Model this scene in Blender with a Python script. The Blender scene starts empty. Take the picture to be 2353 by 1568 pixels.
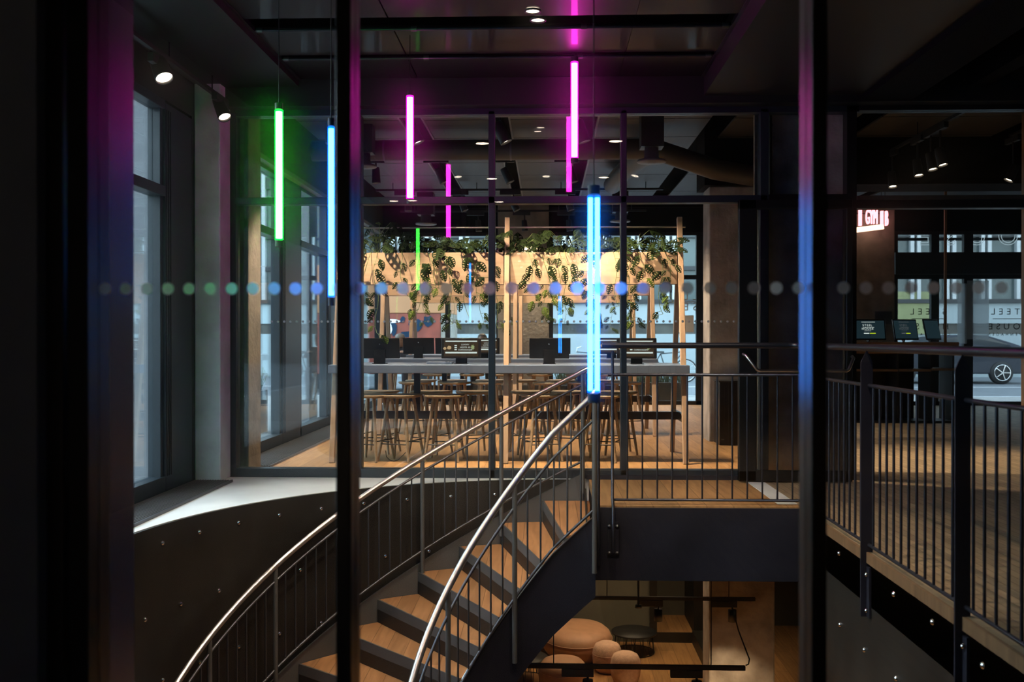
import bpy, bmesh, math, random
from mathutils import Vector, Matrix, Euler
R = math.radians
sc = bpy.context.scene
col = sc.collection

# ------------------------------------------------------------------ camera
F = 2288.0; EZ = 1.2
YAW = math.atan(78.5 / F); PIT = math.atan(9 / F)
cam_d = bpy.data.cameras.new('camera'); cam = bpy.data.objects.new('camera', cam_d); col.objects.link(cam)
cam.location = (0, 0, EZ); cam.rotation_euler = (R(90) - PIT, 0, YAW)
cam_d.sensor_width = 36; cam_d.sensor_fit = 'HORIZONTAL'; cam_d.lens = F / 2353 * 36
cam_d.clip_start = 0.05; cam_d.clip_end = 300
cam_d.dof.use_dof = True; cam_d.dof.focus_distance = 8.6; cam_d.dof.aperture_fstop = 2.8
sc.camera = cam
# ------------------------------------------------------------------ world, exposure
w = bpy.data.worlds.new('sky'); sc.world = w; w.use_nodes = True
wn = w.node_tree; bgn = wn.nodes['Background']
tc = wn.nodes.new('ShaderNodeTexCoord'); sx = wn.nodes.new('ShaderNodeSeparateXYZ'); cr = wn.nodes.new('ShaderNodeValToRGB')
wn.links.new(tc.outputs['Generated'], sx.inputs[0]); wn.links.new(sx.outputs['Z'], cr.inputs[0]); wn.links.new(cr.outputs[0], bgn.inputs[0])
cr.color_ramp.elements[0].position = 0.0; cr.color_ramp.elements[0].color = (0.72, 0.82, 0.88, 1)
cr.color_ramp.elements[1].position = 0.7; cr.color_ramp.elements[1].color = (0.52, 0.68, 0.86, 1)
bgn.inputs[1].default_value = 8.5
sc.view_settings.view_transform = 'Standard'; sc.view_settings.look = 'None'
sc.view_settings.exposure = 0.0; sc.view_settings.gamma = 1.0; sc.view_settings.use_curve_mapping = False
sc.cycles.max_bounces = 8; sc.cycles.transparent_max_bounces = 24; sc.cycles.glossy_bounces = 4
sc.cycles.diffuse_bounces = 4; sc.cycles.sample_clamp_indirect = 3.0; sc.cycles.use_light_tree = True
sc.cycles.caustics_reflective = False; sc.cycles.caustics_refractive = False

# ------------------------------------------------------------------ photo pixel -> world (used for survey only)
_d = Vector((-math.sin(YAW) * math.cos(PIT), math.cos(YAW) * math.cos(PIT), -math.sin(PIT)))
_r = Vector((math.cos(YAW), math.sin(YAW), 0)); _u = _r.cross(_d)
def _ray(x, y): return _d * F + _r * (x - 1176.5) + _u * (784 - y)
def atY(x, y, Y): v = _ray(x, y); return v * (Y / v.y) + Vector((0, 0, EZ))
def atZ(x, y, Z): v = _ray(x, y); return v * ((Z - EZ) / v.z) + Vector((0, 0, EZ))
def atX(x, y, X): v = _ray(x, y); return v * (X / v.x) + Vector((0, 0, EZ))

# ------------------------------------------------------------------ materials
MATS = {}
def _new(name):
    m = bpy.data.materials.new(name); m.use_nodes = True; MATS[name] = m
    return m, m.node_tree, m.node_tree.nodes['Principled BSDF']
def plain(name, c, rough=0.5, metal=0.0, var=0.0, scale=8.0, bump=0.0, spec=0.5, emis=None, es=0.0, bscale=None, detail=6):
    m, t, b = _new(name)
    b.inputs['Base Color'].default_value = (*c, 1); b.inputs['Roughness'].default_value = rough
    b.inputs['Metallic'].default_value = metal; b.inputs['Specular IOR Level'].default_value = spec
    if emis: b.inputs['Emission Color'].default_value = (*emis, 1); b.inputs['Emission Strength'].default_value = es
    co = t.nodes.new('ShaderNodeTexCoord')
    n = t.nodes.new('ShaderNodeTexNoise'); n.inputs['Scale'].default_value = scale; n.inputs['Detail'].default_value = detail
    t.links.new(co.outputs['Object'], n.inputs['Vector'])
    if var > 0:
        mr = t.nodes.new('ShaderNodeMapRange'); mr.inputs[1].default_value = 0.3; mr.inputs[2].default_value = 0.7
        mr.inputs[3].default_value = 1 - var; mr.inputs[4].default_value = 1 + var
        t.links.new(n.outputs[0], mr.inputs[0])
        mx = t.nodes.new('ShaderNodeMix'); mx.data_type = 'RGBA'; mx.blend_type = 'MULTIPLY'; mx.inputs[0].default_value = 1
        mx.inputs[6].default_value = (*c, 1); t.links.new(mr.outputs[0], mx.inputs[7]); t.links.new(mx.outputs[2], b.inputs['Base Color'])
    if bump > 0:
        n2 = t.nodes.new('ShaderNodeTexNoise'); n2.inputs['Scale'].default_value = bscale or scale * 4; n2.inputs['Detail'].default_value = 5
        t.links.new(co.outputs['Object'], n2.inputs['Vector'])
        bp = t.nodes.new('ShaderNodeBump'); bp.inputs['Strength'].default_value = bump; bp.inputs['Distance'].default_value = 0.01
        t.links.new(n2.outputs[0], bp.inputs['Height']); t.links.new(bp.outputs[0], b.inputs['Normal'])
    return m
def wood(name, c1, c2, rough=0.45, axis='X', planks=None, stretch=14.0, gscale=3.0, spec=0.4):
    """wood grain along the axis; planks=(length, width) adds boards"""
    m, t, b = _new(name); L = t.links
    co = t.nodes.new('ShaderNodeTexCoord'); mp = t.nodes.new('ShaderNodeMapping')
    if axis == 'Y': mp.inputs['Rotation'].default_value = (0, 0, R(90))
    if axis == 'Z': mp.inputs['Rotation'].default_value = (0, R(90), 0)
    L.new(co.outputs['Object'], mp.inputs[0])
    m2 = t.nodes.new('ShaderNodeMapping'); m2.inputs['Scale'].default_value = (1, stretch, stretch); L.new(mp.outputs[0], m2.inputs[0])
    n = t.nodes.new('ShaderNodeTexNoise'); n.inputs['Scale'].default_value = gscale; n.inputs['Detail'].default_value = 8; n.inputs['Distortion'].default_value = 0.6
    L.new(m2.outputs[0], n.inputs['Vector'])
    r = t.nodes.new('ShaderNodeValToRGB'); r.color_ramp.elements[0].position = 0.3; r.color_ramp.elements[1].position = 0.72
    r.color_ramp.elements[0].color = (*c2, 1); r.color_ramp.elements[1].color = (*c1, 1); L.new(n.outputs[0], r.inputs[0])
    out = r.outputs[0]
    if planks:
        br = t.nodes.new('ShaderNodeTexBrick'); br.inputs['Scale'].default_value = 1.0
        br.inputs['Brick Width'].default_value = planks[0]; br.inputs['Row Height'].default_value = planks[1]
        br.inputs['Mortar Size'].default_value = 0.0025; br.inputs['Mortar Smooth'].default_value = 0.2; br.offset = 0.37
        br.inputs['Color1'].default_value = (0.78, 0.78, 0.78, 1); br.inputs['Color2'].default_value = (1.16, 1.12, 1.08, 1); br.inputs['Mortar'].default_value = (0.42, 0.38, 0.34, 1)
        L.new(mp.outputs[0], br.inputs['Vector'])
        mx = t.nodes.new('ShaderNodeMix'); mx.data_type = 'RGBA'; mx.blend_type = 'MULTIPLY'; mx.inputs[0].default_value = 1
        L.new(out, mx.inputs[6]); L.new(br.outputs[0], mx.inputs[7]); out = mx.outputs[2]
    L.new(out, b.inputs['Base Color']); b.inputs['Roughness'].default_value = rough; b.inputs['Specular IOR Level'].default_value = spec
    bp = t.nodes.new('ShaderNodeBump'); bp.inputs['Strength'].default_value = 0.12; bp.inputs['Distance'].default_value = 0.004
    L.new(n.outputs[0], bp.inputs['Height']); L.new(bp.outputs[0], b.inputs['Normal'])
    return m
def emission(name, c, s):
    m, t, b = _new(name); t.nodes.remove(b)
    e = t.nodes.new('ShaderNodeEmission'); e.inputs[0].default_value = (*c, 1); e.inputs[1].default_value = s
    t.links.new(e.outputs[0], t.nodes['Material Output'].inputs[0]); return m
def glass(name, tint=(1, 1, 1), ior=1.5, gain=1.0, rough=0.0, haze=0.0):
    m, t, b = _new(name); t.nodes.remove(b)
    tr = t.nodes.new('ShaderNodeBsdfTransparent'); tr.inputs[0].default_value = (*tint, 1)
    gl = t.nodes.new('ShaderNodeBsdfGlossy'); gl.inputs['Roughness'].default_value = rough; gl.inputs[0].default_value = (0.95, 0.98, 1, 1)
    fr = t.nodes.new('ShaderNodeFresnel'); fr.inputs[0].default_value = ior
    mu = t.nodes.new('ShaderNodeMath'); mu.operation = 'MULTIPLY'; mu.inputs[1].default_value = gain; mu.use_clamp = True
    t.links.new(fr.outputs[0], mu.inputs[0])
    mx = t.nodes.new('ShaderNodeMixShader'); t.links.new(mu.outputs[0], mx.inputs[0]); t.links.new(tr.outputs[0], mx.inputs[1]); t.links.new(gl.outputs[0], mx.inputs[2])
    out = mx
    if haze:   # scatter added to the pane to imitate the glow around the tubes
        rf = t.nodes.new('ShaderNodeBsdfRefraction'); rf.inputs['Roughness'].default_value = .72; rf.inputs['IOR'].default_value = 1.06
        out = t.nodes.new('ShaderNodeMixShader'); out.inputs[0].default_value = haze
        t.links.new(mx.outputs[0], out.inputs[1]); t.links.new(rf.outputs[0], out.inputs[2])
    t.links.new(out.outputs[0], t.nodes['Material Output'].inputs[0]); return m
def frosted(name, c, alpha):
    m, t, b = _new(name); t.nodes.remove(b)
    tr = t.nodes.new('ShaderNodeBsdfTransparent'); df = t.nodes.new('ShaderNodeBsdfDiffuse'); df.inputs[0].default_value = (*c, 1)
    tl = t.nodes.new('ShaderNodeBsdfTranslucent'); tl.inputs[0].default_value = (*c, 1)
    m1 = t.nodes.new('ShaderNodeMixShader'); m1.inputs[0].default_value = 0.5; t.links.new(df.outputs[0], m1.inputs[1]); t.links.new(tl.outputs[0], m1.inputs[2])
    m2 = t.nodes.new('ShaderNodeMixShader'); m2.inputs[0].default_value = alpha; t.links.new(tr.outputs[0], m2.inputs[1]); t.links.new(m1.outputs[0], m2.inputs[2])
    t.links.new(m2.outputs[0], t.nodes['Material Output'].inputs[0]); return m
def rough_dot(name, c, ta, ra, rough, ior):
    m, t, b = _new(name); t.nodes.remove(b)
    tr = t.nodes.new('ShaderNodeBsdfTransparent'); df = t.nodes.new('ShaderNodeBsdfDiffuse'); df.inputs[0].default_value = (*c, 1)
    rf = t.nodes.new('ShaderNodeBsdfRefraction'); rf.inputs['Color'].default_value = (*c, 1); rf.inputs['Roughness'].default_value = rough; rf.inputs['IOR'].default_value = ior
    m1 = t.nodes.new('ShaderNodeMixShader'); m1.inputs[0].default_value = ra; t.links.new(df.outputs[0], m1.inputs[1]); t.links.new(rf.outputs[0], m1.inputs[2])
    m2 = t.nodes.new('ShaderNodeMixShader'); m2.inputs[0].default_value = 1 - ta; t.links.new(tr.outputs[0], m2.inputs[1]); t.links.new(m1.outputs[0], m2.inputs[2])
    t.links.new(m2.outputs[0], t.nodes['Material Output'].inputs[0]); return m
def tube_shell(name, c, s, a):
    m, t, b = _new(name); t.nodes.remove(b)
    tr = t.nodes.new('ShaderNodeBsdfTransparent'); e = t.nodes.new('ShaderNodeEmission'); e.inputs[0].default_value = (*c, 1); e.inputs[1].default_value = s
    m2 = t.nodes.new('ShaderNodeMixShader'); m2.inputs[0].default_value = a; t.links.new(tr.outputs[0], m2.inputs[1]); t.links.new(e.outputs[0], m2.inputs[2])
    t.links.new(m2.outputs[0], t.nodes['Material Output'].inputs[0]); return m

M = dict(
 concrete=plain('pale_concrete', (.66, .68, .69), .8, var=.22, scale=3.0, bump=.35, bscale=30),
 concrete_warm=plain('board_concrete', (.22, .195, .16), .85, var=.3, scale=4.0, bump=.8, bscale=22),
 concrete_mid=plain('pitted_concrete', (.36, .31, .28), .85, var=.35, scale=4.0, bump=.9, bscale=20),
 concrete_out=plain('street_concrete', (.24, .24, .25), .8, var=.15, scale=3, bump=.3),
 floor_c=plain('polished_floor_concrete', (.74, .74, .71), .5, var=.12, scale=2.2, bump=.05),
 floor_r=wood('block_parquet', (.42, .31, .19), (.31, .22, .13), .55, 'Y', (.24, .06), 6, 4),
 floor_w=wood('oak_floorboards', (.46, .255, .105), (.30, .155, .062), .55, 'Y', (2.1, .19), 10, 2.5, spec=.22),
 tread_w=wood('oak_tread', (.52, .255, .11), (.34, .155, .062), .5, 'Y', (3.0, .14), 10, 2.5, spec=.25),
 oak=wood('pale_oak', (.60, .40, .265), (.46, .30, .185), .5, 'X', None, 16, 2.2),
 oak_z=wood('pale_oak_upright', (.60, .40, .265), (.46, .30, .185), .5, 'Z', None, 16, 2.2),
 oak_seat=wood('stool_oak', (.40, .28, .17), (.27, .18, .10), .5, 'X', None, 12, 3),
 oak_dark=wood('brown_wood', (.22, .125, .06), (.14, .075, .035), .5, 'Z', None, 10, 2),
 steel=plain('dark_blue_steel', (.018, .018, .027), .5, 0, spec=.2, var=.3, scale=2.5, bump=.08),
 black_steel=plain('blackened_steel_plate', (.027, .024, .020), .5, .45, var=.5, scale=1.6, bump=.1, detail=10),
 grey_steel=plain('grey_painted_steel', (.10, .096, .093), .5, .2, var=.15, scale=4),
 frame=plain('dark_teal_frame', (.018, .027, .035), .38, 0.1),
 frame_blk=plain('black_frame', (.010, .010, .010), .35, 0.1),
 near_frame=plain('near_frame_anodised', (.030, .028, .026), .3, .5),
 stainless=plain('brushed_stainless', (.70, .63, .58), .32, 1.0),
 rod=plain('steel_rod', (.12, .12, .13), .38, .8),
 dark_rail=plain('dark_rail_paint', (.04, .04, .052), .3, .6),
 chrome=plain('chrome', (.8, .8, .8), .15, 1.0),
 black=plain('matt_black', (.012, .012, .012), .5),
 black_gloss=plain('gloss_black', (.009, .009, .010), .32, spec=.25),
 ceil=plain('dark_soffit', (.005, .005, .006), .9, spec=.1),
 ceil_panel=plain('ceiling_panel', (.012, .010, .010), .45, .1, spec=.25, var=.1, scale=5),
 cafe_panel=plain('cafe_ceiling_panel', (.048, .043, .037), .5, .1, var=.08, scale=3),
 pale_trim=plain('pale_ceiling_trim', (.20, .19, .18), .5),
 duct=plain('duct_metal', (.06, .052, .040), .5, .3, var=.15, scale=3),
 diffuser=plain('air_diffuser', (.16, .16, .16), .5),
 table_top=plain('grey_table_blue_lit', (.15, .19, .27), .3, var=.1, scale=5),  # blue cast of the neon tubes and daylight put into the base colour
 leaf=plain('monstera_leaf', (.014, .024, .0065), .65, var=.35, scale=12, spec=.06),
 leaf2=plain('monstera_leaf_young', (.085, .125, .02), .6, var=.25, scale=12, spec=.06),
 stem=plain('plant_stem', (.13, .17, .05), .5),
 grass=plain('grass_blades', (0.15, 0.18, 0.11), .6, var=.3, scale=20),
 soil=plain('soil', (.03, .022, .015), .9, bump=.6, scale=30),
 asphalt=plain('asphalt', (0.12, 0.13, 0.14), .8, var=.2, scale=3, bump=.3),
 paving=plain('pale_paving', (0.26, 0.25, 0.235), .8, var=.1, scale=2),
 line_w=plain('road_paint', (0.48, 0.48, 0.48), .7),
 rust=plain('brown_planter_steel', (0.05, 0.0325, 0.025), .6, var=.3, scale=5),
 fac_blue=plain('pale_blue_cladding', (0.28, 0.33, 0.345), .5, var=.05, scale=1),
 fac_dark=plain('facade_dark_frame', (0.015, 0.0175, 0.02), .5),
 fac_glass=plain('facade_teal_glass', (0.06, 0.085, 0.085), .25, var=.25, scale=.6),
 fac_shop=plain('shop_interior_dark', (0.045, 0.0425, 0.035), .5, var=.6, scale=1.8),
 fac_fin=plain('facade_white_fin', (0.425, 0.45, 0.46), .5),
 fac_yellow=plain('yellow_facade_wall', (0.21, 0.225, 0.1), .6, var=.15, scale=2),  # slightly mottled yellow wall colour
 orange=plain('orange_panel', (0.425, 0.165, 0.06), .55, var=.15, scale=2),
 peach=plain('peach_panel', (0.425, 0.19, 0.08), .55, var=.1, scale=1.5),
 red=plain('red_poster', (0.23, 0.0425, 0.0225), .55, var=.4, scale=2.2),
 navy=plain('navy_print', (0.015, 0.035, 0.065), .9, spec=.05, var=.3, scale=3),
 white=plain('white_paint', (.75, .77, .78), .5),
 wall_grey=plain('lounge_wall_grey', (.12, .115, .09), .7, var=.1, scale=3),
 leather=plain('tan_leather', (.50, .27, .16), .55, var=.12, scale=9, bump=.2),
 felt=plain('pink_felt', (.66, .42, .30), .85, var=.12, scale=30, bump=.3, bscale=90),
 car=plain('car_paint', (.020, .024, .034), .4, 0, spec=.25),
 car_glass=plain('car_glass', (.02, .025, .03), .08),
 tyre=plain('tyre', (.012, .012, .012), .7),
 red_lamp=plain('tail_lamp_red', (.6, .02, .02), .2, emis=(1, .05, .03), es=.5),
 skin=plain('skin', (.28, .17, .12), .5),
 hair=plain('hair', (.05, .035, .025), .6),
 cloth=plain('dark_clothes', (.03, .035, .05), .8, var=.2, scale=12),
 cloth2=plain('charcoal_clothes', (.05, .05, .055), .8, var=.2, scale=12),
 cap=plain('pale_cap', (.25, .24, .23), .7),
 screen=plain('screen_off', (.01, .011, .012), .12),
 paper=plain('paper', (.55, .55, .54), .7),
 near_wall=plain('near_wall_paint', (.28, .31, .38), .65, var=.1, scale=2),
 cladding=plain('glossy_column_cladding', (.045, .042, .06), .27, .12, var=.05, scale=1),
 orange_pole=plain('orange_pole', (.9, .16, .07), .5),
)
G = dict(
 pane=glass('clear_glass', (.97, .98, .98)),
 near=glass('near_glass', (.97, .98, .98), 1.45, .8, haze=.009),
 outer=glass('window_glass', (.90, .95, .95), 1.45, .5),
 tinted=glass('darkened_glass', (.60, .63, .63), 1.5, .8),
 dots=frosted('frosted_dot', (.90, .92, .92), .80),
 dots_near=rough_dot('frosted_dot_near', (.95, .97, .97), .15, .88, .60, 1.32),
 lamp=emission('lamp_lens', (1, .80, .62), 14),
 lamp_soft=emission('lamp_lens_soft', (1, .78, .55), 40),
 scr_dark=emission('screen_backdrop', (.055, .035, .02), 1.0),
 scr_dark2=emission('screen_backdrop_blue', (.010, .022, .028), 1.0),
 scr_white=emission('screen_white', (.75, .85, .8), 1.0),
 scr_gold=emission('screen_food', (.55, .38, .2), 1.0),
 scr_green=emission('screen_pineapple', (.35, .42, .2), 1.0),
 scr_yellow=emission('screen_yellow', (.5, .65, .02), 1.0),
 neon_red=emission('sign_letter', (1, .33, .37), 3.0),
 neon_bar=emission('sign_bar', (1, .62, .42), 3),
 neon_white=emission('outline_letter', (.75, .9, 1), 1.3),
)

# ------------------------------------------------------------------ mesh helpers
BASE = {}
class MB:
    def __init__(s): s.v = []; s.f = []; s.sm = []
    def add(s, vs, fs, sm=False):
        o = len(s.v); s.v += [tuple(v) for v in vs]; s.f += [tuple(i + o for i in f) for f in fs]; s.sm += [sm] * len(fs); return s
    def box(s, x0, x1, y0, y1, z0, z1):
        vs = [(x, y, z) for z in (z0, z1) for y in (y0, y1) for x in (x0, x1)]
        return s.add(vs, [(0, 2, 3, 1), (4, 5, 7, 6), (0, 1, 5, 4), (2, 6, 7, 3), (0, 4, 6, 2), (1, 3, 7, 5)])
    def obox(s, c, h, mat):
        vs = []
        for z in (-1, 1):
            for y in (-1, 1):
                for x in (-1, 1): vs.append(Vector(c) + mat @ Vector((x * h[0], y * h[1], z * h[2])))
        return s.add(vs, [(0, 2, 3, 1), (4, 5, 7, 6), (0, 1, 5, 4), (2, 6, 7, 3), (0, 4, 6, 2), (1, 3, 7, 5)])
    def bar(s, a, b, w, h, up=(0, 0, 1)):
        a = Vector(a); b = Vector(b); d = (b - a); L = d.length; d.normalize()
        x = d.cross(Vector(up));
        if x.length < 1e-4: x = Vector((1, 0, 0))
        x.normalize(); z = x.cross(d); m = Matrix((x, d, z)).transposed()
        return s.obox((a + b) / 2, (w / 2, L / 2, h / 2), m)
    def tube(s, path, r, n=10, caps=True, closed=False):
        P = [Vector(p) for p in path]; N = len(P); rr = r if isinstance(r, (list, tuple)) else [r] * N
        rings = []; nx = None
        for i, p in enumerate(P):
            if closed: t = P[(i + 1) % N] - P[i - 1]
            else: t = P[min(i + 1, N - 1)] - P[max(i - 1, 0)]
            t.normalize()
            if nx is None:
                a = Vector((0, 0, 1)) if abs(t.z) < .9 else Vector((1, 0, 0)); nx = a - t * a.dot(t)
            else: nx = nx - t * nx.dot(t)
            nx.normalize(); ny = t.cross(nx)
            rings.append([p + (nx * math.cos(2 * math.pi * k / n) + ny * math.sin(2 * math.pi * k / n)) * rr[i] for k in range(n)])
        vs = [v for g in rings for v in g]; fs = []
        for i in range(N if closed else N - 1):
            j = (i + 1) % N
            for k in range(n): fs.append((i * n + k, i * n + (k + 1) % n, j * n + (k + 1) % n, j * n + k))
        s.add(vs, fs, True)
        if caps and not closed:
            s.add(rings[0], [tuple(range(n - 1, -1, -1))]); s.add(rings[-1], [tuple(range(n))])
        return s
    def lathe(s, prof, c=(0, 0, 0), n=24, mat=None, sx=1, sy=1):
        vs = []; c = Vector(c)
        for r, z in prof:
            for k in range(n):
                a = 2 * math.pi * k / n; v = Vector((r * sx * math.cos(a), r * sy * math.sin(a), z))
                vs.append(c + (mat @ v if mat else v))
        fs = []
        for i in range(len(prof) - 1):
            for k in range(n): fs.append((i * n + k, i * n + (k + 1) % n, (i + 1) * n + (k + 1) % n, (i + 1) * n + k))
        return s.add(vs, fs, True)
    def prism(s, pts, z0, z1):
        n = len(pts); vs = [(p[0], p[1], z0) for p in pts] + [(p[0], p[1], z1) for p in pts]
        return s.add(vs, [tuple(range(n - 1, -1, -1)), tuple(range(n, 2 * n))] + [(i, (i + 1) % n, n + (i + 1) % n, n + i) for i in range(n)])
    def build(s, name, mat, parent=None, local=False, bevel=0):
        me = bpy.data.meshes.new(name)
        off = Vector((0, 0, 0))
        if parent is not None and not local: off = BASE.get(parent.name, Vector((0, 0, 0)))
        me.from_pydata([tuple(Vector(v) - off) for v in s.v], [], s.f); me.update()
        me.polygons.foreach_set('use_smooth', s.sm)
        bm = bmesh.new(); bm.from_mesh(me); bmesh.ops.recalc_face_normals(bm, faces=bm.faces); bm.to_mesh(me); bm.free()
        me.materials.append(mat)
        o = bpy.data.objects.new(name, me); col.objects.link(o)
        if parent is not None: o.parent = parent; BASE[o.name] = off
        if bevel:
            b = o.modifiers.new('bevel', 'BEVEL'); b.width = bevel; b.segments = 2; b.limit_method = 'ANGLE'; b.angle_limit = R(50)
        return o
def tag(o, label=None, cat=None, group=None, kind=None):
    if label: o['label'] = label
    if cat: o['category'] = cat
    if group: o['group'] = group
    if kind: o['kind'] = kind
    return o
def empty(name, loc, rz=0):
    o = bpy.data.objects.new(name, None); col.objects.link(o); o.location = loc; o.rotation_euler = (0, 0, rz)
    o.empty_display_size = .1; BASE[o.name] = Vector(loc) if not rz else Vector((0, 0, 0)); return o
def kids(o): return [c for c in bpy.data.objects if c.parent == o]
def copy_tree(o, parent=None):
    c = o.copy(); col.objects.link(c)
    if parent is not None: c.parent = parent; 
    for ch in kids(o): copy_tree(ch, c)
    return c
def struct(o, label=None, cat=None): return tag(o, label, cat, None, 'structure')
def boxes(name, mat, lst, parent=None, bevel=0):
    m = MB()
    for b in lst: m.box(*b)
    return m.build(name, mat, parent, bevel=bevel)
def text_mesh(name, s, size, mat, parent, mtx, extrude=.0015, outline=0, spacing=1.0, align='CENTER'):
    cu = bpy.data.curves.new(name, 'FONT'); cu.body = s; cu.size = size; cu.align_x = align; cu.align_y = 'CENTER'; cu.space_character = spacing
    if outline: cu.fill_mode = 'NONE'; cu.bevel_depth = outline; cu.bevel_resolution = 1; cu.resolution_u = 4
    else: cu.extrude = extrude
    o = bpy.data.objects.new(name, cu); col.objects.link(o); bpy.context.view_layer.update()
    me = bpy.data.meshes.new_from_object(o.evaluated_get(bpy.context.evaluated_depsgraph_get()))
    bpy.data.objects.remove(o); bpy.data.curves.remove(cu)
    off = BASE.get(parent.name, Vector((0, 0, 0))) if parent is not None else Vector((0, 0, 0))
    me.transform(Matrix.Translation(-off) @ mtx); me.materials.clear(); me.materials.append(mat)
    ob = bpy.data.objects.new(name, me); col.objects.link(ob)
    if parent is not None: ob.parent = parent; BASE[ob.name] = off
    return ob
FRONT = Euler((R(90), 0, 0)).to_matrix().to_4x4()            # readable from the camera side
BACK = Euler((R(90), 0, R(180))).to_matrix().to_4x4()         # readable from the street: mirrored from inside
def bisect(n): pass
# ================================================================== SETTING
GX = -2.92         # window wall
GY = 8.5           # inner glass wall
FYW = 17.7         # far window wall
CW = (.243, 5.64); RW = 2.8     # stairwell
def arc(c, r, a0, a1, n): # angle from +Y towards -X, degrees
    return [(c[0] - r * math.sin(R(a0 + (a1 - a0) * i / n)), c[1] + r * math.cos(R(a0 + (a1 - a0) * i / n))) for i in range(n + 1)]
# floors
pl = [(-2.95, -13), (.243, -13)] + arc(CW, RW, 180, 0, 60) + [(.36, 8.437), (.36, 8.62), (-2.95, 8.62)]
struct(MB().prism(pl, -.3, 0).build('floor', M['floor_c']))
aR = math.degrees(math.asin((1.8 - .243) / RW))
pr = [(.243, -13), (9.5, -13), (9.5, 8.62), (1.8, 8.62)] + arc(CW, RW, -180 + aR, -180, 16)
struct(MB().prism(pr, -.3, 0).build('floor', M['floor_r']))
struct(boxes('floor', M['floor_w'], [(-2.95, 2.66, 8.62, FYW + .1, -.3, 0)]))
struct(boxes('floor', M['floor_r'], [(2.66, 9.5, 8.62, FYW + .1, -.3, 0)]))
fl = boxes('floor', M['floor_w'], [(.36, 1.8, 7.10, 8.62, -.06, 0)]); struct(fl)
boxes('landing_slab', M['steel'], [(.36, 1.8, 7.12, 8.6, -.52, -.062)], fl)
boxes('landing_fascia', M['steel'], [(.34, 1.8, 7.085, 7.12, -.53, -.012)], fl, bevel=.003)
boxes('threshold_strip', M['steel'], [(.34, 1.8, 8.40, 8.44, 0, .035)], fl)
# concrete strip at the edge of the landing
struct(boxes('trim_1', M['floor_c'], [(1.66, 1.8, 7.2, 8.42, .0, .004)]))
# lower floor, walls of the well
struct(boxes('floor', M['floor_w'], [(-3.2, 6.0, 2.0, 15.5, -3.15, -3.0)]))
a0 = arc(CW, RW - .02, -1.5, 214.5, 76); a1 = arc(CW, RW + .1, 214.5, -1.5, 76)
b0 = arc(CW, RW - .02, 22, 214.5, 70); b1 = arc(CW, RW + .1, 214.5, 22, 70)
ws = MB().prism(a0 + a1, -.62, -.004).prism(b0 + b1, -3.0, -.62).build('wall_stairwell', M['black_steel']); struct(ws)
def bolt(x, y, z, dx, dy, par):
    m = MB(); d = Vector((dx, dy, 0)).normalized(); q = d.to_track_quat('Z', 'Y').to_matrix()
    m.lathe([(0.016, -.002), (.016, .004), (.011, .011), (0, .014)], (x, y, z), 10, q); return m.build('bolt', M['chrome'], par)
for row, z in enumerate((-.12, -.56, -1.0)):
    for k in range(11):
        th = 14 + k * 7.8 + (3.9 if row == 1 else 0)
        x = CW[0] - (RW - .022) * math.sin(R(th)); y = CW[1] + (RW - .022) * math.cos(R(th))
        bolt(x, y, z, CW[0] - x, CW[1] - y, ws)
wr = boxes('wall_right', M['black_steel'], [(1.8, 1.9, 3.3, 7.1, -3.0, -.06)]); struct(wr)
boxes('edge_strip', M['oak_dark'], [(1.785, 1.8, 3.3, 7.08, -.06, 0)], wr)
for x, y in ((1929, 1272), (1931, 1436), (2055, 1366), (2144, 1430), (1987, 1494), (2260, 1530), (2060, 1560)):
    p = atX(x, y, 1.798); bolt(1.798, p.y, p.z, -1, 0, wr)
# lower lounge shell
struct(boxes('wall_back', M['wall_grey'], [(-3.2, 6.0, 14.6, 14.7, -3, -.55)]))
struct(boxes('wall_left', M['wall_grey'], [(-3.3, -3.2, 2.0, 15.5, -3, -.3)]))
struct(boxes('wall_right', M['wall_grey'], [(5.9, 6.0, 7.2, 15.5, -3, -.3)]))
struct(boxes('ceiling', M['ceil'], [(-3.2, 6.0, 8.7, 15.5, -.62, -.5)]))
struct(boxes('wall_front', M['wall_grey'], [(1.9, 6.0, 7.1, 7.2, -3, -.3)]))
lw = boxes('wall_back', M['wall_grey'], [(-1.0, 1.42, 13.75, 14.5, -3, -2.0)])
struct(lw); boxes('brown_band', M['oak_dark'], [(-1.0, 1.44, 13.72, 14.5, -2.0, -1.2)], lw)
st = boxes('floor', M['floor_w'], [(1.42, 2.2, 13.75, 14.6, -3.0, -2.86)]); struct(st)
boxes('platform_fascia', M['black_steel'], [(1.42, 2.2, 13.73, 13.75, -3.0, -2.862)], st)
struct(boxes('trim_2', M['black_steel'], [(1.42, 1.52, 13.7, 14.6, -2.86, -.62), (2.02, 2.2, 13.7, 14.6, -2.86, -.62), (2.0, 2.3, 12.6, 13.7, -3, -2.82)]))
# ceilings
struct(boxes('ceiling', M['ceil'], [(-3.0, 9.5, -13, 8.6, 3.5, 3.6)]))
struct(boxes('ceiling', M['ceil'], [(-3.0, 9.5, 8.6, FYW + .1, 3.75, 3.85)]))
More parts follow.
